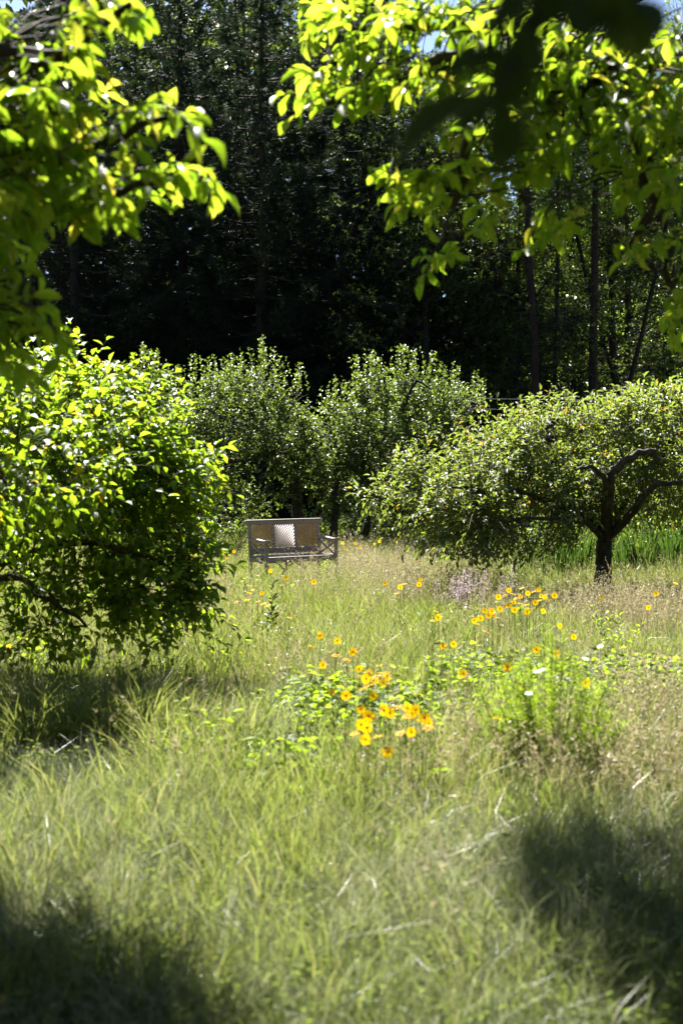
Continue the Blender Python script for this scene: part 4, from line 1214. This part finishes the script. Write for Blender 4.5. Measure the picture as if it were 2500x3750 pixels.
# ----------------------------------------------------------------- yellow flowers
petal_me = np_mesh('petal', np.array([(0, .1, 0), (-.27, .55, .02), (-.36, .85, -.02), (-.14, 1.0, -.07), (.12, .98, -.07), (.36, .85, -.02), (.27, .55, .02), (0, .6, -.05)]),
                   [np.array([(0, 7, 1), (0, 6, 7), (1, 7, 2), (2, 7, 3), (3, 7, 4), (4, 7, 5), (5, 7, 6)])], smooth=False)
petal_me.materials.append(M['petal'])
def dome_mesh():
    V, T = [(0, 0, .5)], []
    for r_, z in ((.6, .38), (1., .05), (.8, -.25)):
        V += [(r_ * math.cos(k * math.pi / 4), r_ * math.sin(k * math.pi / 4), z) for k in range(8)]
    T = [(0, 1 + k, 1 + (k + 1) % 8) for k in range(8)]
    Q = [(1 + 8 * a + k, 9 + 8 * a + k, 9 + 8 * a + (k + 1) % 8, 1 + 8 * a + (k + 1) % 8) for a in range(2) for k in range(8)]
    me = np_mesh('centre', np.array(V, float), [np.array(T), np.array(Q)], smooth=True); me.materials.append(M['flower_centre']); return me
centre_me = dome_mesh()
# joined bloom for the small far flowers
def bloom_mesh():
    g = Geo()
    n = len(petal_me.vertices); co = np.empty(n * 3); petal_me.vertices.foreach_get('co', co); co = co.reshape(-1, 3)
    F = np.array([list(p.vertices) for p in petal_me.polygons])
    for k in range(8):
        a = k * math.pi / 4
        Rm = np.array([[math.cos(a), -math.sin(a), 0], [math.sin(a), math.cos(a), 0], [0, 0, 1]])
        g.add(co @ Rm.T, F, np.full(n, rng.random()))
    me = g.mesh('bloom'); me.materials.append(M['petal']); return me
bloom_me = bloom_mesh()

ORD = ['first', 'second', 'third', 'fourth', 'fifth', 'sixth', 'seventh', 'eighth', 'ninth', 'tenth']
def flower(u, v, label, r=.0235, h=None):
    h = h or .47 + .13 * rng.random()
    p = on_ground(u, v, h)                      # head on the line of sight, stem to the ground below it
    top = np.array([0, 0, h])
    root = empty('yellow_flower', p, label, 'flower', 'yellow coreopsis flowers in the meadow')
    bend = rng.normal(size=2) * .03
    g = Geo(); g.tube(catmull([(bend[0], bend[1], -.02), (bend[0] * .3, bend[1] * .3, h * .6), top], 6), np.linspace(.0022, .0016, 6), 5)
    link('stem', g.mesh('stem', None, True, False), M['stem'], root)
    # heads look up and a little to the light or the viewer
    q = (Vector((rng.normal() * .3, -.1 + rng.normal() * .2, 1)) if rng.random() < .45 else Vector((rng.normal() * .3, -1, .3 + rng.normal() * .15))).normalized().to_track_quat('Z', 'Y').to_matrix()
    sc = r * (.9 + .3 * rng.random())
    big = sc / p[1] * FPX > 13
    if big:
        for k in range(8):
            a = k * math.pi / 4 + rng.normal() * .06
            m = q @ Matrix.Rotation(a, 3, 'Z') @ Matrix.Rotation(rng.normal() * .12, 3, 'X')
            o = link('petal', petal_me, None, root); o.matrix_basis = Matrix.Translation(top) @ m.to_4x4() @ Matrix.Scale(sc, 4)
    else:
        o = link('petals', bloom_me, None, root); o.matrix_basis = Matrix.Translation(top) @ q.to_4x4() @ Matrix.Scale(sc, 4)
    o = link('centre', centre_me, None, root); o.matrix_basis = Matrix.Translation(top) @ q.to_4x4() @ Matrix.Scale(sc * .25, 4)

CL = {
 'dense clump left of the fruit trunk': [(1824, 2186), (1862, 2162), (1849, 2181), (1876, 2174), (1908, 2153), (1949, 2146), (1971, 2160), (1904, 2184), (1931, 2172), (1952, 2166), (1980, 2182), (1959, 2206), (1975, 2198), (1940, 2187), (2029, 2181), (2003, 2195), (1994, 2186), (1887, 2192), (1905, 2210), (1880, 2206), (1860, 2216), (1927, 2214), (1951, 2228), (1883, 2234), (1929, 2240), (1987, 2238)],
 'patch below-left of the dense clump': [(1800, 2238), (1788, 2254), (1820, 2261), (1829, 2230), (1774, 2236), (1736, 2272), (1758, 2264), (1744, 2284), (1778, 2312), (1804, 2252)],
 'big mid-meadow clump': [(1387, 2437), (1326, 2479), (1350, 2465), (1370, 2489), (1393, 2463), (1417, 2475), (1402, 2499), (1421, 2503), (1330, 2520), (1349, 2507), (1366, 2548), (1314, 2449), (1380, 2476), (1340, 2486)],
 'clump over the leafy ground cover': [(1457, 2587), (1405, 2602), (1427, 2610), (1493, 2595), (1521, 2599), (1489, 2624), (1509, 2612), (1553, 2630), (1569, 2646), (1566, 2664), (1537, 2640)],
 'loose row left of the ground cover clump': [(1322, 2596), (1350, 2622), (1322, 2654), (1343, 2665), (1299, 2684), (1338, 2708), (1382, 2696), (1464, 2685), (1505, 2681), (1417, 2752)],
 'scatter in the middle of the meadow': [(1141, 2367), (1228, 2399), (1182, 2435), (1292, 2387), (1270, 2414), (1214, 2533), (1266, 2547), (1172, 2327), (1235, 2347)],
 'row in front of the bench by the shrub': [(905, 2196), (925, 2160), (913, 2170), (944, 2202), (962, 2211), (980, 2217), (865, 2205), (959, 2172), (1060, 2261)],
 'group at the front feet of the bench': [(1028, 2098), (1036, 2108), (1048, 2116), (1149, 2131), (1032, 2142), (990, 2090)],
 'group beside the left end of the bench': [(869, 1935), (901, 1970), (821, 2029), (831, 2041), (857, 2020), (814, 2022)],
 'group right of the bench': [(1389, 1983), (1318, 2005), (1266, 2009), (1282, 2029), (1254, 1988), (1370, 1992), (1300, 1990), (1345, 2010)],
 'group between bench and fruit tree': [(1409, 2136), (1479, 2138), (1465, 2150), (1452, 2172), (1538, 2122), (1533, 2140)],
 'thin group left of the pale grass': [(1595, 2238), (1603, 2261), (1585, 2272)],
 'pair below the fruit tree shade': [(1621, 2365), (1660, 2359)],
 'scatter near the feathery plant': [(2035, 2394), (1963, 2379), (2099, 2332), (1904, 2515), (2143, 2503), (1820, 2630), (1856, 2443), (1696, 2467), (2049, 2292), (1537, 2543)],
 'few to the right of the fruit trunk': [(2473, 2136), (2400, 2172), (2202, 2188), (2372, 2225)],
}
for phrase, pts in CL.items():
    pts = sorted(pts, key=lambda p: p[1])
    nrow = max(1, round(len(pts) / 5)); per = math.ceil(len(pts) / nrow)
    rows = [pts[k:k + per] for k in range(0, len(pts), per)]
    for ri, row in enumerate(rows):
        for ci, (u, v) in enumerate(sorted(row)):
            rw = '' if len(rows) == 1 else (', top row' if ri == 0 else ', bottom row' if ri == len(rows) - 1 else f', {ORD[ri]} row')
            flower(u, v, f'yellow flower {ORD[ci]} from left{rw}, {phrase}')

# ----------------------------------------------------------------- other plants
def leafy_plant(px, h, n, leaf, label, mat='lush', stems=1, spread=.05, cat='plant', group='tall leafy weeds in the meadow', lw=.35):
    b = gnd(*px) if len(px) == 2 else np.array([px[0], px[1], float(gz(px[0], px[1]))])
    root = empty('leafy_plant', b, label, cat, group)
    g = Geo(); gl = Geo()
    for s in range(stems):
        a = rng.random() * 6.28; o = np.array([math.cos(a), math.sin(a), 0]) * spread * (s > 0)
        hh = h * (.75 + .35 * rng.random())
        P = catmull([o * .4 + (0, 0, -.02), o * .8 + (0, 0, hh * .5), o * 1.4 + (rng.normal() * .03, rng.normal() * .03, hh)], 6)
        g.tube(P, np.linspace(.004, .002, 6), 5)
        t = np.linspace(.12, 1, n)
        c = np.stack([np.interp(t, np.linspace(0, 1, 6), P[:, k]) for k in range(3)], 1)
        ph = np.arange(n) * 2.4 + rng.random() * 6
        d = unit(np.stack([np.cos(ph), np.sin(ph), .55 + .5 * t], 1))
        sz = leaf * (1.1 - .55 * t) * (.85 + .3 * rng.random(n))
        V, F, rn = leaves_geo(c, d, unit(np.array([0, 0, 1.]) + rng.normal(size=(n, 3)) * .25), sz, sz * lw, MID, rng.random(n) * .5)
        gl.add(V, F, rn)
    link('stem', g.mesh('stem', None, True, False), M['stem'], root)
    f = link('foliage', gl.mesh('foliage'), M[mat], root); f['kind'] = 'stuff'
    return root
leafy_plant((738, 1290), .72, 26, .13, 'bright leafy weed rising behind the right end of the bench', 'lush', 4, .10)
leafy_plant((572, 1312), .5, 20, .12, 'tall green weed by the left end of the bench', 'lush', 4, .12)
leafy_plant((612, 1318), .42, 18, .12, 'light green weed in front of the left bench arm', 'lush', 3, .08)
leafy_plant((745, 1375), .5, 22, .08, 'slim pale weed in front of the bench middle', 'lush', 3, .08)
leafy_plant((622, 1510), .62, 24, .14, 'tall milkweed with broad upright leaves in the meadow beside the shrub shade', 'grass', 2, .03, lw=.42)
leafy_plant((1395, 1330), .35, 16, .08, 'small bright weed just right of the fruit tree trunk', 'lush', 4, .12)
leafy_plant((420, 1775), .16, 10, .06, 'small bright seedling in front of the shade of the shrub', 'lush', 3, .04)
leafy_plant((490, 1690), .25, 14, .06, 'yellow green weed at the right end of the shade', 'lush', 3, .06)
leafy_plant((820, 1180), .55, 26, .10, 'sunlit weed under the apple tree with the slim trunk', 'lush', 5, .2)
leafy_plant((1420, 1530), .45, 20, .09, 'yellow green weed right of the feathery plant', 'lush', 5, .14)

# feathery, cosmos-like plant, blurred, with a few white flowers
def feathery():
    b = gnd(1262, 1850)
    root = empty('feathery_plant', b, 'tall airy feathery green plant with pale flowers right of the yellow clumps', 'plant')
    g = Geo(); gl = Geo()
    for s in range(80):
        a = rng.random() * 6.28; rr = math.sqrt(rng.random())
        top = np.array([math.cos(a) * .42 * rr, math.sin(a) * .3 * rr, (.45 + .5 * rng.random()) * (1.15 - rr * .5)])
        P = catmull([(top[0] * .35, top[1] * .35, -.02), (top[0] * .7, top[1] * .7, top[2] * .55), top], 6)
        g.tube(P, np.linspace(.003, .0012, 6), 4)
        n = 105
        t = .2 + .8 * rng.random(n)
        c = np.stack([np.interp(t, np.linspace(0, 1, 6), P[:, k]) for k in range(3)], 1)
        d = unit(rng.normal(size=(n, 3)) + np.array([0, 0, .6]))
        V, F, rn = leaves_geo(c, d, unit(rng.normal(size=(n, 3)) + np.array([0, 0, .8])), .05 + .05 * rng.random(n), np.full(n, .0045), THIN, rng.random(n) * .5)
        gl.add(V, F, rn)
    link('stem', g.mesh('stem', None, True, False), M['stem'], root)
    f = link('foliage', gl.mesh('foliage'), M['lush'], root); f['kind'] = 'stuff'
feathery()
def white_flower(u, v, label):
    h = .62; p = on_ground(u, v, h)
    root = empty('white_flower', p, label, 'flower', 'white flowers near the feathery plant')
    g = Geo(); g.tube([(0, 0, -.02), (.01, 0, h * .5), (0, 0, h)], .0018, 5)
    link('stem', g.mesh('stem', None, True, False), M['stem'], root)
    q = Vector((rng.normal() * .3, -.3, 1)).normalized().to_track_quat('Z', 'Y').to_matrix()
    for k in range(6):
        o = link('petal', white_petal, None, root)
        o.matrix_basis = Matrix.Translation((0, 0, h)) @ (q @ Matrix.Rotation(k * math.pi / 3, 3, 'Z')).to_4x4() @ Matrix.Scale(.021, 4)
white_petal = petal_me.copy(); white_petal.materials.clear(); white_petal.materials.append(M['white_petal'])
for u, v, lb in [(1965, 2458, 'largest white flower above the feathery plant'), (1985, 2452, 'white flower touching the largest white flower'), (2032, 2478, 'white flower right of the largest white pair'), (2084, 2486, 'rightmost of the white flowers on the feathery plant'),
                 (1935, 2538, 'lowest white flower on the feathery plant'), (2144, 2412, 'white flower high to the right of the feathery plant'), (2196, 2366, 'pale flower farthest up behind the feathery plant')]:
    white_flower(u, v, lb)
# one small orange flower at the edge of the silvery mat
def orange_flower():
    p = gnd(222, 1785, .1)
    root = empty('orange_flower', p, 'single small orange flower beside the silvery mat', 'flower')
    g = Geo(); g.tube([(0, 0, -.02), (0, 0, .1)], .002, 5); link('stem', g.mesh('stem', None, True, False), M['stem'], root)
    me = petal_me.copy(); me.materials.clear(); me.materials.append(M['orange_petal'])
    for k in range(6):
        o = link('petal', me, None, root); o.matrix_basis = Matrix.Translation((0, 0, .1)) @ (Matrix.Rotation(k * math.pi / 3, 3, 'Z') @ Matrix.Rotation(.5, 3, 'X')).to_4x4() @ Matrix.Scale(.022, 4)
orange_flower()

# pink plumes at the edge of the fruit tree shade
def plume(px, h, label):
    b = gnd(*px)
    root = empty('pink_astilbe', b, label, 'flower', 'pink plumed flowers left of the fruit tree')
    g, gp, gl = Geo(), Geo(), Geo()
    for s in range(5):
        o = rng.normal(size=2) * .12
        hh = h * (.55 + .4 * rng.random())
        top = np.array([o[0] * 1.3, o[1] * 1.3, hh])
        g.tube([(o[0] * .6, o[1] * .6, -.02), (o[0], o[1], hh * .5), top], .0025, 4)
        n = 75; t = rng.random(n)
        c = top + np.stack([rng.normal(size=n) * .04 * (1 - t), rng.normal(size=n) * .04 * (1 - t), -.22 + .24 * t], 1)
        V, F, rn = leaves_geo(c, unit(rng.normal(size=(n, 3))), unit(rng.normal(size=(n, 3))), np.full(n, .017), np.full(n, .010), SMALL, rng.random(n) * .5)
        gp.add(V, F, rn)
    n = 60
    c = np.stack([rng.normal(size=n) * .14, rng.normal(size=n) * .12, .06 + .2 * rng.random(n)], 1)
    V, F, rn = leaves_geo(c, unit(rng.normal(size=(n, 3)) + np.array([0, 0, -.2])), unit(rng.normal(size=(n, 3)) * .4 + np.array([0, 0, 1])), np.full(n, .07), np.full(n, .04), MID, rng.random(n) * .5)
    gl.add(V, F, rn)
    link('stem', g.mesh('stem', None, True, False), M['stem'], root)
    f = link('plume', gp.mesh('plume'), M['pink'], root); f['kind'] = 'stuff'
    f = link('foliage', gl.mesh('foliage'), M['grass'], root); f['kind'] = 'stuff'
plume((1040, 1450), .7, 'leftmost pink plumed flower under the fruit tree tip'); plume((1060, 1452), .7, 'short pink plume in the middle of the pink flowers')
plume((1108, 1450), .7, 'tall pink plumed flower second from the right'); plume((1130, 1452), .7, 'rightmost tall pink plume next to the strap leaves')

# strap-leaved clumps behind the fruit tree
def strap_clump(px, h, n, label, w=.011, mat='strap', name='strap_leaf_clump', spread=.22, bend=.25, group='strap leaved clumps behind the fruit tree'):
    b = gnd(*px)
    V, F, rn = blade_tuft(rng, n, h, spread, w, bend, 3)
    root = empty(name, b, label, 'plant', group)
    f = link('foliage', np_mesh('foliage', V, F, rn), M[mat], root); f['kind'] = 'stuff'
for u, v, h, lb in [(1270, 1340, .8, 'strap leaved clump left of the fruit tree trunk'), (1325, 1335, .85, 'dense strap leaved clump touching the fruit tree trunk'), (1215, 1335, .6, 'short strap leaved clump beside the pink flowers'), (1470, 1330, .95, 'strap leaved clump right of the trunk'),
                    (1520, 1325, 1.0, 'tall strap leaved clump second from the right edge'), (1560, 1320, 1.0, 'tall strap leaved clump at the right edge'), (1420, 1330, .7, 'strap leaved clump just behind the trunk')]:
    strap_clump((u, v), h, 90, lb)
# arching sedge clump at the left
for u, v, h, lb in [(75, 1765, .55, 'arching sedge clump at the left edge of the shade'), (150, 1755, .5, 'smaller arching sedge beside the left clump'), (330, 1745, .55, 'dark arching sedge in the middle of the shade'), (235, 1740, .5, 'dark sedge clump between two sedges in the shade')]:
    strap_clump((u, v), h, 110, lb, .0032, 'grass', 'sedge_clump', .07, .62, 'arching sedges in the shade of the shrub')
# pale dead stalks
strap_clump((603, 1725), .3, 40, 'pale dead grass tuft in the middle of the meadow', .002, 'silver', 'dead_grass_tuft', .07, .5, None)
strap_clump((430, 1465), .3, 90, 'bleached grass tuft under the shrub edge', .002, 'straw', 'dead_grass_tuft', .2, .6, None)
